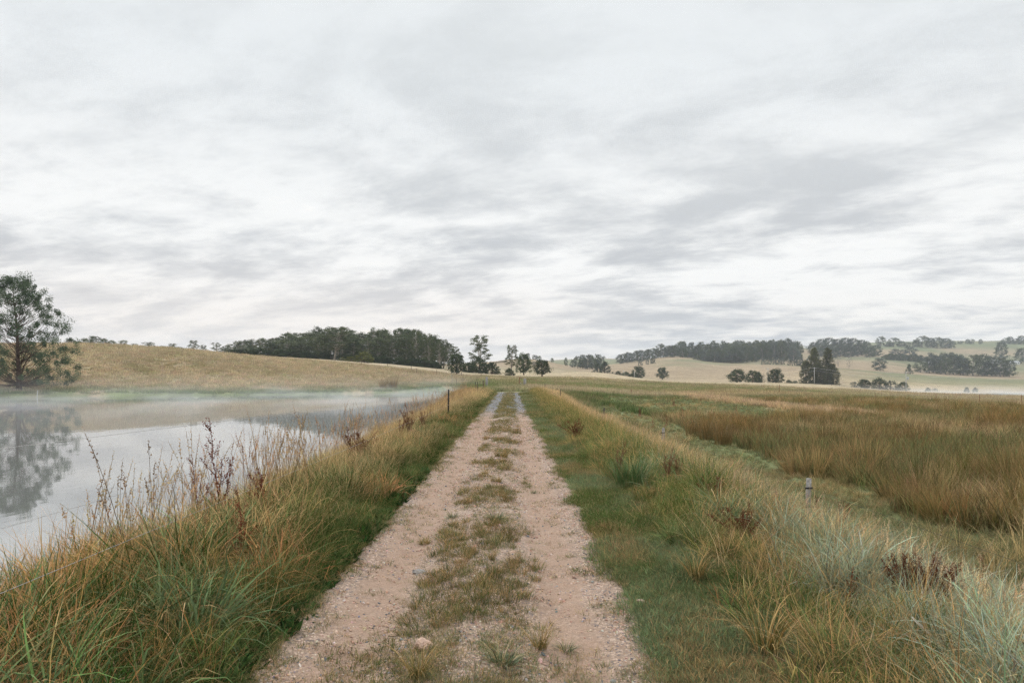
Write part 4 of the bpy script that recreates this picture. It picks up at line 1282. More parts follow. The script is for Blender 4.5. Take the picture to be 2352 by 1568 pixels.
for i, (u, v, w, Y) in enumerate(((1132, 833, 10, 560), (1142, 831, 12, 560), (1153, 832, 12, 565), (1160, 835, 10, 560), (1213, 811, 9, 600), (1229, 815, 14, 600), (1238, 817, 10, 590), (1206, 833, 12, 540), (1228, 830, 16, 520), (1268, 822, 8, 620), (1300, 821, 8, 640))):
    tpx('far', u, v, w, Y, 'tiny tree on the bare tan hill behind the track end', 'tiny trees on the bare hill behind the track end', 'tree')
for i, (u, v, w) in enumerate(((1316, 826, 14), (1327, 818, 18), (1338, 815, 18), (1350, 814, 20), (1361, 815, 18), (1372, 814, 18), (1383, 818, 16), (1344, 822, 20), (1366, 824, 20))):
    tpx('far', u, v, w, 640 + 8 * (i % 3), 'blue green tree in the small copse right of the track line', 'trees of the small copse right of the track line', 'eucalyptus_tree')
tpx('cone', 1389, 829, 40, 520, 'dark pyramid shaped tree at the right foot of the small copse', None, 'tree')
tpx('cone', 1372, 834, 26, 525, 'smaller dark pointed tree against the pyramid shaped tree', None, 'tree')
for i in range(9):
    u = 1424 + i * 8.6
    tpx('far', u, 812 - i * 1.2 + rT.uniform(-2, 2), 17, 830 + rT.uniform(-15, 15), 'blue green tree in the thin line at the far wood\'s left end', 'trees of the thin line running into the far wood', 'eucalyptus_tree')
# large far wood
fu = [1495, 1520, 1540, 1560, 1600, 1640, 1680, 1705, 1730, 1760, 1792, 1815, 1835]
ft = [801, 794, 789, 784, 789, 787, 786, 779, 783, 782, 777, 781, 788]
FARG = 'grey green eucalypts of the far wood on the right hills'
for row, (Y, n, dv, ua, ub) in enumerate(((905, 26, 0, 1500, 1840), (870, 25, 3, 1502, 1835), (830, 22, 8, 1530, 1825), (790, 17, 16, 1600, 1735), (765, 14, 22, 1615, 1715))):
    for i in range(n):
        u = ua + (ub - ua) * (i + rT.uniform(.1, .9)) / n
        vt = np.interp(u, fu, ft) + dv + rT.uniform(-5, 7)
        pt = 'left third' if u < 1610 else ('middle third' if u < 1720 else 'right third')
        tpx('far', u, vt, rT.uniform(17, 27), Y + rT.uniform(-12, 12), 'grey green eucalypt in the %s, %s of the far wood' % (['rearmost row', 'fourth row', 'third row', 'second row', 'front row'][row], pt), FARG, 'eucalyptus_tree', rz=rT.uniform(0, 6))
# scrub below the far wood
for i, (u, v, w) in enumerate(((1755, 822, 16), (1768, 824, 14), (1782, 820, 20), (1795, 823, 16), (1815, 826, 14), (1830, 827, 18), (1845, 828, 20), (1500, 820, 14), (1471, 824, 12), (1487, 822, 10), (1497, 823, 9), (1872, 828, 20), (1838, 818, 20), (1880, 820, 22), (1858, 815, 18))):
    tpx('greybush', u, v, w, 700 + 6 * (i % 4), 'grey green scrub bush on the slope %s the far wood' % ('below the right side of' if u > 1600 else 'left of'), 'scrub bushes on the slopes round the far wood', 'bush', cat='bush')
# domed dark trees further right on the ridge
for i, (u, v, w) in enumerate(((1868, 786, 26), (1885, 779, 30), (1903, 776, 34), (1922, 779, 30), (1940, 776, 34), (1958, 777, 32), (1978, 781, 28), (1990, 784, 22), (1970, 791, 36), (2010, 793, 28), (1895, 792, 34), (1930, 792, 34), (1950, 796, 30), (1880, 800, 28), (1912, 802, 30), (1998, 797, 24))):
    tpx('far', u, v, w, 1130 - (v - 776) * 7, 'dense dark domed tree on the ridge behind the poplars', 'dark domed trees on the ridge behind the poplars', 'tree', var=1)
for i, (u, v, w) in enumerate(((2023, 773, 20), (2040, 789, 16), (2052, 776, 26), (2070, 783, 18), (2085, 786, 14), (2103, 780, 16), (2118, 772, 28), (2137, 776, 22), (2152, 775, 26), (2172, 777, 26), (2185, 783, 18))):
    tpx('far', u, v, w, 1290, 'dark tree on the skyline of the right-hand green hill', 'skyline trees of the right-hand green hill', 'tree', var=i % 2)
for i, (u, v, w) in enumerate(((2206, 783, 12), (2222, 779, 10), (2232, 779, 12), (2252, 779, 9), (2310, 776, 16), (2320, 773, 14), (2334, 777, 16), (2345, 771, 18), (2360, 776, 18))):
    tpx('far', u, v, w, 1420, 'small tree or shrub on the bare skyline at the far right', 'small skyline shrubs at the far right', 'tree', var=i % 2)
# hedgerow scrub across the green hill
for i in range(16):
    u = 2035 + i * 11.5; v = 816 - 0.03 * abs(u - 2130) + rT.uniform(-3, 4) - (3 if i > 8 else 0)
    tpx('bush', u, v, rT.uniform(15, 24), 930 + rT.uniform(-10, 10), 'brown green shrub in the hedgerow across the right-hand hill', 'shrubs of the hedgerow across the right-hand hill', 'shrub', cat='shrub')
tpx('far', 2021, 822, 28, 700, 'grey green tree on the slope left of the hedgerow', None, 'tree', var=2)
tpx('far', 2090, 795, 30, 1000, 'larger tree rising above the left end of the hedgerow', None, 'tree', var=2)
tpx('far', 2058, 801, 26, 1005, 'thin grey tree next to the hedgerow\'s left end', None, 'tree', var=2)
for i, (u, v, w) in enumerate(((2114, 829, 28), (2135, 822, 26), (2152, 815, 30), (2172, 822, 28), (2190, 815, 34), (2212, 819, 30), (2235, 815, 34), (2256, 814, 34), (2278, 817, 34), (2298, 822, 30), (2318, 826, 26), (2206, 830, 28), (2160, 834, 24), (2268, 832, 28), (2305, 834, 26))):
    tpx('far', u, v, w, 740 + 5 * (i % 3), 'leafy tree in the long grove at the foot of the right-hand hill', 'trees of the long grove at the foot of the right-hand hill', 'tree', var=i % 3)
tpx('far', 2299, 785, 26, 1060, 'lone tall tree above the right-hand grove near the white buildings', None, 'tree', var=1)
tpx('far', 2346, 800, 30, 1000, 'dark tree at the right edge beside the white buildings', None, 'tree', var=1)
tpx('cone', 2088, 835, 18, 640, 'narrow dark pine standing above the transformer pole', None, 'pine_tree')
tpx('bare', 1950, 819, 16, 720, 'small bare leafless tree on the slope right of the poplars', None, 'tree')
tpx('bare', 1925, 815, 22, 760, 'thin leafless grey tree behind the right side of the poplars', None, 'tree')
# poplars
for u, v, w, lab in ((1852, 829, 30, 'shortest poplar at the left of the dark poplar clump'), (1872, 797, 27, 'tallest poplar, second from the left in the clump'),
                     (1900, 800, 27, 'tall poplar, third from the left in the clump'), (1914, 836, 30, 'short poplar at the right of the dark poplar clump')):
    tpx('poplar', u, v, w, 387, lab, 'poplars standing in one clump by the road', 'poplar_tree')
tpx('poplar', 1886, 838, 30, 384, 'low leafy poplar growth filling the gap between the two tall poplars', 'poplars standing in one clump by the road', 'poplar_tree')
# bushes on the valley floor
for kind, u, v, w, Y, lab in (('round', 1466, 841, 30, 430, 'round dark tree at the end of the roadside hedge on the plain'), ('round', 1521, 843, 28, 450, 'lone round tree out on the tan slope'),
                              ('bush', 1419, 852, 20, 395, 'dark bush at the left end of the roadside hedge'), ('bush', 1438, 854, 24, 392, 'clipped dark hedge bush between the two white posts'), ('bush', 1453, 857, 20, 390, 'low hedge bush at the right white post'),
                              ('round', 1693, 848, 42, 330, 'large dark bushy tree, leftmost of the group by the power pole'), ('round', 1728, 850, 28, 332, 'open dark tree between the large bushy tree and the power pole'), ('bush', 1742, 854, 22, 332, 'ragged small tree left of the power pole'),
                              ('round', 1782, 847, 36, 328, 'rounded dark tree just right of the power pole'), ('bush', 1812, 872, 16, 325, 'low dark bush right of the rounded tree'), ('bush', 1826, 874, 14, 327, 'lowest dark bush left of the poplars'),
                              ('greybush', 1963, 876, 22, 350, 'pale grey bush, first in the row right of the poplars'), ('bush', 1985, 871, 34, 352, 'dark green bush, second in the row right of the poplars'),
                              ('bush', 2020, 868, 36, 350, 'tall olive bush, third in the row right of the poplars'), ('greybush', 2045, 873, 34, 348, 'wide grey green bush, fourth in the row right of the poplars'), ('bush', 2073, 877, 30, 345, 'dark bush behind the transformer pole'),
                              ('bush', 2221, 889, 12, 316, 'small dark bush on the far side of the distant dam'), ('bush', 2240, 890, 12, 318, 'small dark bush beside another behind the distant dam'),
                              ('bush', 2131, 890, 12, 330, 'tiny bush left of the distant dam'), ('greybush', 2147, 891, 14, 330, 'tiny grey bush at the left tip of the distant dam')):
    tpx(kind, u, v, w, Y, lab, None, 'bush' if 'bush' in kind else 'tree', cat='bush' if 'bush' in kind else 'tree')
tpx('bare', 1755, 856, 14, 333, 'twiggy leafless sapling at the foot of the power pole', None, 'tree')

# ------------------------------------------------------------------ fences, poles, gate, buildings
M_IRON = simple_mat('black painted steel', (.018, .018, .02), .6, .4, 40, .4, metal=.2)
M_WIRE = simple_mat('galvanised wire', (.36, .36, .36), .4, .5, 30, .2, metal=.5)
M_WOOD = simple_mat('weathered grey wood', (.27, .25, .23), .9, .2, 25, .35, bmp=.01)
M_DWOOD = simple_mat('dark fence wood', (.10, .075, .055), .9, .2, 25, .35)
M_POLE = simple_mat('pale pole wood', (.42, .41, .38), .85, .2, 6, .2)
M_RUST = simple_mat('rusted steel', (.20, .095, .045), .8, .3, 25, .4)
M_WHITE = simple_mat('white painted wall', (.72, .72, .70), .8, .3, 2, .06)
M_ROOF = simple_mat('grey sheet roof', (.42, .43, .44), .5, .4, 2, .15)
M_GLASS = simple_mat('dark window glass', (.03, .035, .04), .15, .5, 2, .1)


def picket(b, x, y, z, h, tilt=(0, 0)):
    """Y-section steel picket"""
    for a in (math.pi / 2, math.pi * 7 / 6, math.pi * 11 / 6):
        w, t = .034, .005
        dx, dy = math.cos(a), math.sin(a); nx, ny = -dy * t / 2, dx * t / 2
        V = []
        for zz in (-.3, h):
            ox, oy = tilt[0] * zz, tilt[1] * zz
            for (p, q) in ((0, 1), (w, 1), (w, -1), (0, -1)):
                V.append((x + ox + dx * p + nx * q, y + oy + dy * p + ny * q, z + zz))
        b.add(V, [(3, 2, 1, 0), (4, 5, 6, 7), (0, 1, 5, 4), (1, 2, 6, 5), (2, 3, 7, 6), (3, 0, 4, 7)])


def wire_path(P, sag=.04, n=10):
    out = []
    for a, b in zip(P[:-1], P[1:]):
        a = np.array(a, float); b = np.array(b, float)
        L = np.linalg.norm(b - a)
        for i in range(n):
            t = i / n; p = a + (b - a) * t; p[2] -= sag * 4 * t * (1 - t) * min(1, L / 10); out.append(p)
    out.append(np.array(P[-1], float)); return out


def fence_left():
    f = thing('wire_fence', 'low wire fence with black steel pickets along the pond side of the track', 'fence', (-2.65, 28, 0))
    posts = [(-3.0, -12.0, 1.2), (-2.95, 1.0, 1.25), (-2.65, 28.4, 1.13), (-2.95, 58, 1.12), (-3.6, 85, 1.1)]
    for x, y, h in posts:
        z = gz(x, y)
        b = MB(); picket(b, x + 2.65, y - 28, z, h, (.012, 0))
        p = b.build('post', M_IRON, f)
        for hh in (.55, .92):
            c = MB(); c.tube([(x + 2.63, y - 28.02, z + h * hh), (x + 2.70, y - 28.03, z + h * hh + .01), (x + 2.70, y - 28.0, z + h * hh + .05)], .006, 5)
            c.build('insulator', M_IRON, p)
    for hs, rad in (((1.32, 1.33, 1.06, 1.0, .98), .0009), ((.86, .86, .80, .78, .75), .0010), ((.50, .49, .50, .48, .45), .0014)):
        P = [(x + 2.70, y - 28.0, gz(x, y) + hh if i > 1 else hh) for i, ((x, y, h), hh) in enumerate(zip(posts, hs))]
        b = MB(); b.tube(wire_path(P, .03), rad * 1.5, 5); b.build('wire', M_WIRE, f)


fence_left()


def fence_right():
    f = thing('wire_fence', 'wire fence with grey posts sunk in the grass right of the track', 'fence', (3.7, 16, 0))
    pos = [(3.85, 8.9, .98, 1.06), (3.75, 17.0, .85, 1.0), (3.65, 27.2, .6, .95), (3.4, 48, .9, .9), (3.6, 75, 1.0, 1.0), (4.1, .5, 1.0, 1.0)]
    pos.sort(key=lambda q: q[1])
    tops = []
    for i, (x, y, h, _) in enumerate(pos):
        z = gz(x, y); top = {8.9: .36, 17.0: .27, 27.2: .05, 75: .45}.get(y, z + h)
        h = max(.75, top - z)
        b = MB(); b.tube([(x - 3.7, y - 16, z - .3), (x - 3.7 + .01, y - 16, z + h * .5), (x - 3.7 + .02, y - 16, z + h)], [.038, .036, .034] if y < 20 else [.022] * 3, 8)
        p = b.build('post', M_WOOD if y < 20 else M_IRON, f)
        for hh in (.55, .85):
            c = MB(); c.tube([(x - 3.75, y - 16.04, z + h * hh), (x - 3.65, y - 16.04, z + h * hh + .004)], .012, 5); c.build('wire_tie', M_IRON, p)
        tops.append((x - 3.7, y - 16, z, h))
    for hh in (.85, .55):
        P = [(a, b_ - .04, z + h * hh) for a, b_, z, h in tops]
        b = MB(); b.tube(wire_path(P, .03), .0015, 4); b.build('wire', M_IRON, f)


fence_right()


def far_fence(pts, h, label, r=.045, m=None, wires=(.9, .6, .3)):
    """posts placed on the ground along a line"""
    m = m or M_DWOOD
    x0, y0 = pts[0]; f = thing('wire_fence', label, 'fence', (x0, y0, 0)); P = []
    for x, y in pts:
        z = gz(x, y); b = MB(); b.tube([(x - x0, y - y0, z - .3), (x - x0, y - y0, z + h)], [r, r * .9], 6); b.build('post', m, f); P.append((x - x0, y - y0, z))
    for w in wires:
        b = MB(); b.tube(wire_path([(a, c, d + h * w) for a, c, d in P], .03, 4), .006, 3); b.build('wire', M_WIRE, f)
    return f


# hill-foot fence beyond the pond, plain fences
far_fence([at(u, Y)[:2] for u, Y in ((760, 172), (830, 168), (890, 166), (945, 165), (957, 152), (1003, 160), (1060, 163), (1105, 166))], 1.25, 'old wire fence running along the foot of the left hill', .06)
far_fence([at(u, Y)[:2] for u, Y in ((1790, 84), (1885, 84), (2011, 83), (2150, 84), (2250, 85), (2346, 86))], 1.15, 'sparse wire fence across the golden field beyond the rushes', .035, M_RUST)
far_fence([at(u, Y)[:2] for u, Y in ((1850, 330), (1870, 331), (1890, 332), (1910, 333), (1928, 334))], 1.3, 'low dark fence in front of the poplars', .09, wires=(.9, .5))
far_fence([(-6.2, 121), (-9.5, 116.5)], 1.3, 'two thin old fence posts at the far tip of the pond', .04)


def left_shore_fence():
    x0, y0, _ = at(65, 74.2); z = gz(x0, y0 + 1.6)
    f = thing('leaning_fence', 'white leaning fence post with slack wires at the far left water edge', 'fence', (x0, y0 + 1.4, z))
    b = MB(); b.tube([(-.08, 0, -.4), (0, 0, .5), (.06, 0, 1.0)], [.055, .05, .045], 7); b.build('post', M_POLE, f)
    b = MB(); b.tube([(-.02, 0, .25), (-.55, -.1, -.15), (-1.1, -.25, -.42), (-3.2, -.4, -.5)], .02, 5); b.build('wire', M_WIRE, f)
    b = MB(); b.tube([(-2.9, -.3, -.6), (-2.95, -.3, .35)], [.05, .04], 6); b.build('post', M_DWOOD, f)


left_shore_fence()


def gate():
    x, y, z = at(1193, 97)
    g = thing('farm_gate', 'open rusty farm gate frame beside the track end', 'gate', (x, y, z))
    b = MB(); b.tube([(0, 0, -.2), (0, 0, 1.35)], .06, 7); b.build('post', M_RUST, g)
    b = MB(); b.tube([(0, 0, 1.2), (1.2, .1, 1.05), (2.4, .3, .95), (2.4, .3, .1)], .035, 6)
    b.tube([(0, 0, .25), (2.4, .3, .15)], .03, 6); b.tube([(1.2, .1, 1.05), (1.2, .1, .2)], .02, 5); b.build('frame', M_RUST, g)
    b = MB(); b.tube([(0, 0, .6), (.75, .05, .0)], .035, 6); b.build('brace', M_POLE, g)
    x2, y2, z2 = at(1205.5, 96)
    p = MB(); p.box((0, 0, -.3), (.36, .3, 1.45), .2, .94)
    o = p.build('strainer_post', M_WOOD); o.location = (x2, y2, z2); tag(o, 'thick grey wooden post in front of the rusty gate', 'post')
    x3, y3, z3 = at(1118, 92)
    p = MB(); p.box((0, 0, -.3), (.34, .3, 1.75), .1, .9)
    o = p.build('strainer_post', M_WOOD); o.location = (x3, y3, z3); tag(o, 'thick grey wooden strainer post left of the track end', 'post')
    f = thing('wire_fence', 'short run of thin steel pickets leading to the strainer post', 'fence', (x3, y3, 0)); P = []
    for u, Y, h in ((1111.5, 78, 1.05), (1092, 62, 1.1)):
        a, c, d = at(u, Y); bb = MB(); picket(bb, a - x3, c - y3, d, h); bb.build('post', M_IRON if u < 1100 else M_RUST, f); P.append((a - x3, c - y3, d + h * .85))
    P.append((0, -.2, z3 + 1.2)); bb = MB(); bb.tube(wire_path(P[::-1], .02), .004, 4); bb.build('wire', M_WIRE, f)
    # dead leaning twigs near the pond tip
    x, y, z = at(1038, 122)
    b = MB(); b.tube([(0, 0, -.2), (.05, 0, 1.0), (-.05, 0, 2.0)], [.05, .04, .02], 5); b.tube([(.04, 0, 1.2), (-.12, 0, 2.05)], [.03, .012], 4)
    o = b.build('dead_sapling', M_WOOD); o.location = (x, y, z); tag(o, 'thin forked dead sapling behind the pond tip', 'tree')
    x, y, z = at(1060, 133)
    b = MB()
    for dx, zz in ((-.5, 1.1), (.1, 1.5), (.6, .9), (1.0, 1.3)): b.tube([(.2, 0, 0), (.2 + dx * .5, 0, zz * .6), (.2 + dx, .1, zz)], [.03, .02, .01], 4)
    o = b.build('dead_shrub', M_DWOOD); o.location = (x, y, z); tag(o, 'small bare branching shrub on the green slope behind the pond', 'shrub')
    x, y, z = at(1378, 135)
    for u, Y, w, lab in ((1376, 150, 3.2, 'dark low log heap on the plain right of the solitary tree'),):
        x, y, z = at(u, Y); b = MB()
        for k in range(7):
            a = rT.uniform(-.4, .4); q = rT.uniform(-w / 3, w / 3); zz = rT.uniform(.05, .4)
            b.tube([(q - .7, rT.uniform(-.3, .3), zz), (q + .7, rT.uniform(-.3, .3), zz + a * .4)], [.09, .05], 5)
        o = b.build('log_heap', M_WOOD); o.location = (x, y, z); tag(o, lab, 'log heap')


gate()


def power_pole(u, Y, vtop, label, transformer=False, arms=True):
    x, y, z = at(u, Y); top = CAMZ - (vtop - HZ) / F * Y; h = top - z
    o = thing('power_pole', label, 'power pole', (x, y, z))
    b = MB(); b.tube([(0, 0, -.5), (0, 0, h * .5), (0, 0, h)], [.2, .17, .13], 8); b.build('pole', M_POLE, o, True)
    if arms:
        b = MB(); b.box((0, 0, h - .55), (2.0, .12, .14)); c = b.build('crossarm', M_POLE, o)
        for q in (-.9, 0, .9):
            k = MB(); k.tube([(q, 0, h - .41), (q, 0, h - .22)], [.05, .03], 6); k.build('insulator', M_IRON, o)
    if transformer:
        b = MB(); b.tube([(.75, 0, h * .62), (.75, 0, h * .62 + .25), (.75, 0, h * .62 + 1.0), (.75, 0, h * .62 + 1.1)], [.3, .42, .42, .3], 10); b.build('transformer', M_ROOF, o, True)
        b = MB(); b.box((.4, 0, h * .62 - .12), (2.0, .3, .1)); b.build('platform', M_POLE, o)
    return (x, y, z + h - .25)


pA = power_pole(1764, 330, 845, 'thin power pole between the dark bushes of the plain')
pB = power_pole(1870.5, 372, 843, 'pale power pole standing in front of the poplars')
pC = power_pole(2081, 290, 853, 'pale power pole with a transformer, right of the poplars', True)
power_pole(1457, 385, 852, 'short white pole at the right end of the roadside hedge', arms=False)
power_pole(1432, 392, 850, 'short white pole in the middle of the roadside hedge', arms=False)


def line(a, b, off, label, r=.03):
    P = np.array(wire_path([a, b], 1.2, 12)); P[:, 0] += off[0]; P[:, 2] += off[1]
    m = MB(); m.tube(P - P[0], r, 4); o = m.build('power_line', M_WIRE); o.location = tuple(P[0]); tag(o, label, 'power line', 'overhead power lines')


line(pA, pB, (-.8, 0), 'upper power line from the thin pole to the poplar pole')
line(pA, pB, (.8, -1.6), 'lower power line from the thin pole to the poplar pole')
line(pB, pC, (-.8, 0), 'upper power line from the poplar pole to the transformer pole')
line(pB, pC, (.8, -1.6), 'lower power line from the poplar pole to the transformer pole')
line(pC, (pC[0] + 120, pC[1] + 40, pC[2] + 8), (0, 0), 'power line leaving the transformer pole to the right')


def house(u, Y, w, h, label, d=6, name='farm_building', dz=0, rz=.2):
    x, y, z = at(u, Y)
    o = thing(name, label, 'building', (x, y, z + dz), rz)
    b = MB(); b.box((0, 0, -2), (w, d, 2 + h)); b.build('wall', M_WHITE, o)
    V = [(-w / 2 - .4, -d / 2 - .4, h + .01), (w / 2 + .4, -d / 2 - .4, h + .01), (w / 2 + .4, d / 2 + .4, h + .01), (-w / 2 - .4, d / 2 + .4, h + .01), (-w / 2 - .4, 0, h + 1.6), (w / 2 + .4, 0, h + 1.6)]
    b = MB(); b.add(V, [(0, 1, 5, 4), (2, 3, 4, 5), (3, 0, 4, 4), (1, 2, 5, 5), (3, 2, 1, 0)])
    me = bpy.data.meshes.new('roof'); me.from_pydata(V, [], [(0, 1, 5, 4), (2, 3, 4, 5), (3, 0, 4), (1, 2, 5), (3, 2, 1, 0)]); me.materials.append(M_ROOF)
    link_obj('roof', me, o)
    for q in (-.3, .3):
        b = MB(); b.box((q * w, -d / 2 - .03, h * .4), (w * .14, .06, h * .35)); b.build('window', M_GLASS, o)
    b = MB(); b.box((0, -d / 2 - .03, 0), (w * .1, .06, h * .75)); b.build('door', M_GLASS, o)


house(2288, 985, 15, 3.4, 'white farmhouse, leftmost of the white buildings at the right edge')
house(2312, 975, 10, 3.0, 'small white shed between the farmhouse and the right edge', name='shed')
house(2330, 980, 12, 3.2, 'white building nearest the right edge above the grove')
house(2128, 905, 12, 2.6, 'long low pale shed behind the hedgerow on the hill', d=5, name='shed', dz=.5)
house(1854, 1210, 11, 3.4, 'pale house among trees above the left poplars')
house(1829, 1200, 9, 3.0, 'pale shed beside the far wood\'s right end', name='shed')


# farm roads in the valley
def strip(name, pts, w, m, label, lift=.15):
    V = []; P = np.array(pts, float)
    T = np.gradient(P, axis=0); T /= np.linalg.norm(T, axis=1)[:, None]; N = np.stack([-T[:, 1], T[:, 0]], 1)
    for s in (-.5, .5):
        Q = P + N * w * s; V.append(np.stack([Q[:, 0], Q[:, 1], ground_z(Q[:, 0], Q[:, 1]) + lift], 1))
    n = len(P); V = np.vstack(V)
    me = mesh_np(name, V, [(i, i + 1, n + i + 1, n + i) for i in range(n - 1)], 4, m, True)
    if me.polygons[0].normal.z < 0: me.flip_normals()
    tag(link_obj(name, me), label, 'road', kind='structure')


M_ROADP = simple_mat('pale sealed road', (.36, .37, .38), .8, .3, .3, .12)
M_DIRT = simple_mat('pale dirt track', (.48, .42, .30), .9, .2, .3, .12)
_t = np.linspace(0, 1, 24)
strip('valley_road', [(np.interp(t, [0, .5, 1], [at(1925, 262)[0], at(1985, 240)[0], at(2062, 205)[0]]), np.interp(t, [0, .5, 1], [262, 240, 205])) for t in _t], 6.0, M_ROADP, 'grey sealed road crossing the valley right of the poplars')
strip('hill_track', [(np.interp(t, [0, .4, 1], [at(2130, 560)[0], at(2200, 580)[0], at(2260, 640)[0]]), np.interp(t, [0, .4, 1], [560, 580, 640])) for t in _t], 3.5, M_DIRT, 'pale farm track climbing the hill below the grove', .25)


# ------------------------------------------------------------------ dock weeds, thistles and clumps one can point at
M_DOCK = simple_mat('rust brown dock seed', (.23, .050, .026), .85, .2, 60, .5)
M_DOCKB = simple_mat('dark dead weed', (.15, .045, .022), .9, .2, 60, .5)
M_DOCKT = simple_mat('tan brown dead weed', (.25, .13, .070), .9, .2, 60, .4)
M_STEM = simple_mat('red brown stem', (.20, .075, .040), .8, .2, 40, .4)


def dock_meshes(seed, h, nstem, branch, spread, m):
    rg = np.random.default_rng(seed); sb = MB(); hb = MB(); lb = MB()
    def seeds(P, dens, r):
        L = np.concatenate([[0], np.cumsum(np.linalg.norm(np.diff(P, axis=0), axis=1))])
        k = max(3, int(L[-1] * dens))
        for t in np.linspace(0, L[-1], k):
            c = np.array([np.interp(t, L, P[:, i]) for i in range(3)])
            for _ in range(3):
                p = c + rg.normal(0, r, 3); s = rg.uniform(.004, .0085)
                a = rg.normal(0, 1, 3); a /= np.linalg.norm(a); b = np.cross(a, rg.normal(0, 1, 3)); b /= np.linalg.norm(b); n = np.cross(a, b)
                hb.add([p - a * s, p - b * s * .7, p + n * s * .5, p + a * s, p + b * s * .7, p - n * s * .5], [(0, 1, 3, 2), (0, 2, 3, 4), (0, 4, 3, 5), (0, 5, 3, 1)])
    for i in range(nstem):
        a = rg.uniform(0, 6.28); le = spread * rg.uniform(.3, 1.2); H = h * rg.uniform(.65, 1.05)
        s = np.linspace(0, 1, 9); x = le * H * s ** 1.25
        P = np.stack([x * math.cos(a) + .012 * np.cumsum(rg.normal(0, 1, 9)) * H, x * math.sin(a) + .012 * np.cumsum(rg.normal(0, 1, 9)) * H, H * s * (1 - .25 * le)], 1); P -= P[0]
        sb.tube(P, np.linspace(.005, .0018, 9), 5)
        seeds(P[3:], 80, .010)
        for j in range(branch):
            k = rg.integers(2, 8); p0 = P[k]; aa = rg.uniform(0, 6.28); bl = H * rg.uniform(.12, .32) * (1.1 - k / 10); up = rg.uniform(.7, 1.5)
            d = np.array((math.cos(aa), math.sin(aa), up)); d /= np.linalg.norm(d)
            q = np.linspace(0, 1, 5)[:, None]; B = p0 + d * bl * q + np.array((0, 0, .15 * bl)) * q ** 2
            sb.tube(B, np.linspace(.0026, .001, 5), 4); seeds(B[1:], 85, .0075)
    for i in range(nstem * 2):
        a = rg.uniform(0, 6.28); L = h * rg.uniform(.15, .3); q = np.linspace(0, 1, 5); w = .022 * np.sin(np.pi * (q * .9 + .05))
        c = np.stack([L * q * math.cos(a), L * q * math.sin(a), h * .25 + L * (.5 * q - q ** 2)], 1); sd = np.array((-math.sin(a), math.cos(a), .2))
        V = np.vstack([c + sd * w[:, None], c - sd * w[:, None]]); lb.add(V, [(k, k + 1, 5 + k + 1, 5 + k) for k in range(4)])
    return sb.mesh('stem', M_STEM), hb.mesh('seed_head', m), lb.mesh('leaf', m)


DOCK = {'spike': dock_meshes(1, .9, 3, 9, .16, M_DOCK), 'fan': dock_meshes(2, .75, 5, 9, .45, M_DOCK), 'bushy': dock_meshes(3, .42, 9, 8, .95, M_DOCKB),
        'tan': dock_meshes(4, .62, 5, 7, .3, M_DOCKT), 'dead': dock_meshes(5, .55, 28, 8, .45, M_DOCKB), 'single': dock_meshes(6, .6, 1, 8, .15, M_DOCK)}


def weed(kind, X, Y, scale, label, rz=0.0, group='dead dock plants in the grass'):
    st, hd, lf = DOCK[kind]
    o = thing('dock_plant', label, 'weed', (X, Y, gz(X, Y)), rz, group); o.scale = (scale,) * 3
    link_obj('stem', st, o); link_obj('seed_head', hd, o); link_obj('leaf', lf, o)


for k, u, vb, vt, lab in WEEDS:
    x, y, z = on_ground(u, vb)
    H = {'spike': .9, 'fan': .68, 'bushy': .36, 'tan': .6, 'dead': .52, 'single': .6}[k]
    weed(k, x, y, max(.6, min(2.2, (vb - vt) / F * y / H)), lab, rT.uniform(0, 6))

# thin red docks dotted over the green patch
_tiny = [on_ground(u, v, 20) for u, v in ((1450, 905), (1462, 907), (1505, 915), (1548, 935), (1566, 950), (1600, 960), (1632, 975), (1500, 990), (1530, 985), (1680, 985), (1610, 925), (1590, 985), (1470, 960), (1690, 950))]
for i, (x, y, z) in enumerate(_tiny):
    weed('single' if i % 3 else 'tan', x, y, 1.15, 'thin red brown dock stem standing in the green pasture patch', i * 1.3, 'thin docks standing in the green patch')


# grass clumps one can point at
def clump_mat(name, green, straw, dry=.3):
    m, t, out = mat(name)
    br = attr(t, 'br').outputs['Fac']; tip = attr(t, 'tip').outputs['Fac']
    f = t.ramp(t.math('ADD', t.math('SUBTRACT', dry, br), t.math('MULTIPLY', t.math('SUBTRACT', tip, .5), .4)), -.1, .15)
    c = t.scalevec(t.mix(f, green, straw), t.math('ADD', .7, t.math('MULTIPLY', t.math('FRACT', t.math('MULTIPLY', br, 17.3)), .6)))
    principled(t, out, c, .6, .25)
    return m


def clump(x, y, scale, mesh, label, name='grass_clump', rz=0.0, zf=None, cat='grass clump', group=None):
    o = link_obj(name, mesh); o.location = (x, y, gz(x, y) if zf is None else zf); o.scale = (scale,) * 3; o.rotation_euler = (0, 0, rz)
    return tag(o, label, cat, group)


G1 = clump_mat('bright clump', (.11, .19, .065), (.36, .30, .13), .15); G2 = clump_mat('pale track clump', (.13, .165, .085), (.40, .30, .15), .3)
G3 = clump_mat('ochre clump', (.12, .13, .035), (.42, .27, .10), .6); G4 = clump_mat('brown rush', (.12, .11, .04), (.30, .18, .07), .65)
bright = tuft_mesh('bright_clump', 801, 420, .55, .24, .25, .7, .008, 5, mat_=G1)
star = tuft_mesh('star_clump', 802, 110, .20, .05, .7, .9, .006, 4, mat_=G2)
ochre = tuft_mesh('ochre_clump', 803, 260, .22, .12, .5, .9, .005, 4, mat_=G3)
spiky = tuft_mesh('spiky_clump', 804, 130, .42, .07, .35, 1.1, .005, 5, mat_=G3)
rushc = tuft_mesh('rush_clump', 805, 420, 1.2, .38, .2, .35, .009, 3, mat_=G4)


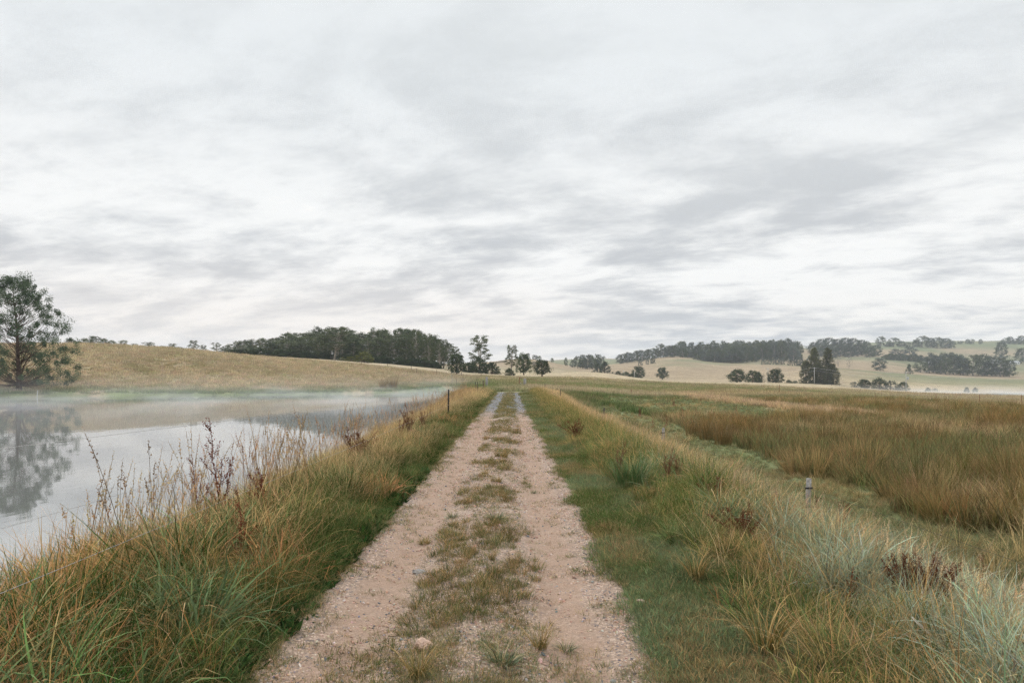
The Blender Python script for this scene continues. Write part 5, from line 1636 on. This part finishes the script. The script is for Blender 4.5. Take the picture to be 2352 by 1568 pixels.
def cl_at(u, v, mesh, sc, label, on_track=False, **k):
    x, y, z = on_ground(u, v)
    return clump(x, y, sc, mesh, label, zf=z + (.012 if on_track else 0), **k)


cl_at(1450, 1115, bright, .95, 'lush bright green grass clump on the right bank')
TG = 'grass tufts growing in the middle of the track'
cl_at(1040, 1192, star, .75, 'dark green tuft alone on the pink gravel left of the middle strip', True, group=TG)
cl_at(1018, 1228, ochre, .40, 'small olive tuft on the left rut edge', True, group=TG)
cl_at(1138, 1198, star, 1.1, 'spreading green tuft on the middle strip', True, group=TG)
cl_at(975, 1252, ochre, .42, 'small ochre tuft lowest on the left gravel', True, group=TG)
cl_at(1152, 1050, ochre, 1.0, 'ochre yellow grass cushion in the middle strip', True, group=TG)
cl_at(1140, 1108, ochre, .6, 'low green brown tuft between the ruts behind the spreading tuft', True, group=TG)
cl_at(1225, 1135, star, .5, 'small green tuft beside the right rut', True, group=TG)
cl_at(1240, 1495, spiky, .55, 'wiry ochre tuft in the near middle of the track', True, group=TG)
cl_at(1155, 1530, star, 1.0, 'grey green star shaped weed at the bottom of the middle strip', True, group=TG)
cl_at(1300, 1500, star, .6, 'smaller grey green weed right of the wiry tuft', True, group=TG)
cl_at(960, 1562, spiky, .6, 'long bladed green tuft at the bottom left of the middle strip', True, group=TG)
cl_at(1130, 1290, spiky, .35, 'thin upright tuft in the brown middle strip', True, group=TG)
cl_at(1760, 1500, spiky, 1.0, 'large ochre and green tussock at the foot of the right bank')
cl_at(1600, 1330, spiky, .8, 'straw tussock leaning over the right verge')
for u, v, s, lab in ((1625, 1010, .75, 'brown rush tussock in the green patch, nearest the rush bed'), (1590, 1002, .6, 'smaller rush tussock left of the nearest one in the green patch'), (1660, 1022, .7, 'rush tussock at the tip of the rush bed')):
    cl_at(u, v, rushc, s, lab, name='rush_tussock', cat='rush tussock')
x, y, z = at(902, 98); clump(x, y, 1.6, rushc, 'tall brown reed clump on the far bank of the pond', 'reed_clump', zf=max(z, -.6), cat='reeds')
x, y, z = at(880, 97); clump(x, y, 1.3, rushc, 'low brown reed clump left of the tall reeds on the far bank', 'reed_clump', zf=max(z, -.6), cat='reeds')


# ------------------------------------------------------------------ mist on the pond and haze in the air
def mist_box(name, lo, hi, dens, label, zbase, hscale, nscale, seed):
    b = MB(); b.box(((lo[0] + hi[0]) / 2, (lo[1] + hi[1]) / 2, lo[2]), (hi[0] - lo[0], hi[1] - lo[1], hi[2] - lo[2]))
    m, t, out = mat(name)
    tc = t.n('ShaderNodeTexCoord').outputs['Object']
    x, y, z = t.sep(tc)
    hh = t.math('SUBTRACT', z, zbase)
    mp = t.n('ShaderNodeMapping'); mp.inputs['Scale'].default_value = nscale; mp.inputs['Location'].default_value = (seed, 0, 0); t.link(tc, mp.inputs[0])
    n = t.noise(mp.outputs[0], 1.0, 3, .6)
    fall = t.math('POWER', 2.718, t.math('MULTIPLY', hh, -1.0 / hscale))
    edge = t.math('MULTIPLY', t.ramp(y, lo[1], lo[1] + 30), t.ramp(z, hi[2], hi[2] - .6))
    d = t.math('MULTIPLY', t.math('MULTIPLY', fall, edge), t.ramp(n, .42, .66, .05, 2.3))
    d = t.math('MULTIPLY', d, dens)
    v = t.n('ShaderNodeVolumePrincipled'); v.inputs['Color'].default_value = (.88, .895, .91, 1); v.inputs['Anisotropy'].default_value = .2
    t.link(d, v.inputs['Density']); t.link(v.outputs[0], out.inputs['Volume'])
    m.cycles.volume_step_rate = 1.0
    o = b.build(name, m); tag(o, label, 'mist', kind='stuff')


mist_box('mist', (-125, 22, -.69), (-5, 112, 2.2), .017, 'thin white mist drifting low over the far half of the pond', POND_Z, .75, (.16, .10, .9), 3.0)
mist_box('mist', (120, 235, -6.0), (390, 318, -2.2), .017, 'thin mist lying over the distant dam', POND2_Z, 1.4, (.05, .05, .5), 7.0)


def haze():
    b = MB(); b.box((0, 0, -14), (7600, 7600, 170))
    m, t, out = mat('haze')
    v = t.n('ShaderNodeVolumePrincipled'); v.inputs['Color'].default_value = (.80, .88, 1.0, 1); v.inputs['Density'].default_value = .00018; v.inputs['Anisotropy'].default_value = .1
    t.link(v.outputs[0], out.inputs['Volume'])
    o = b.build('haze', m); tag(o, 'faint bluish morning haze over the valley', 'haze', kind='stuff')


haze()
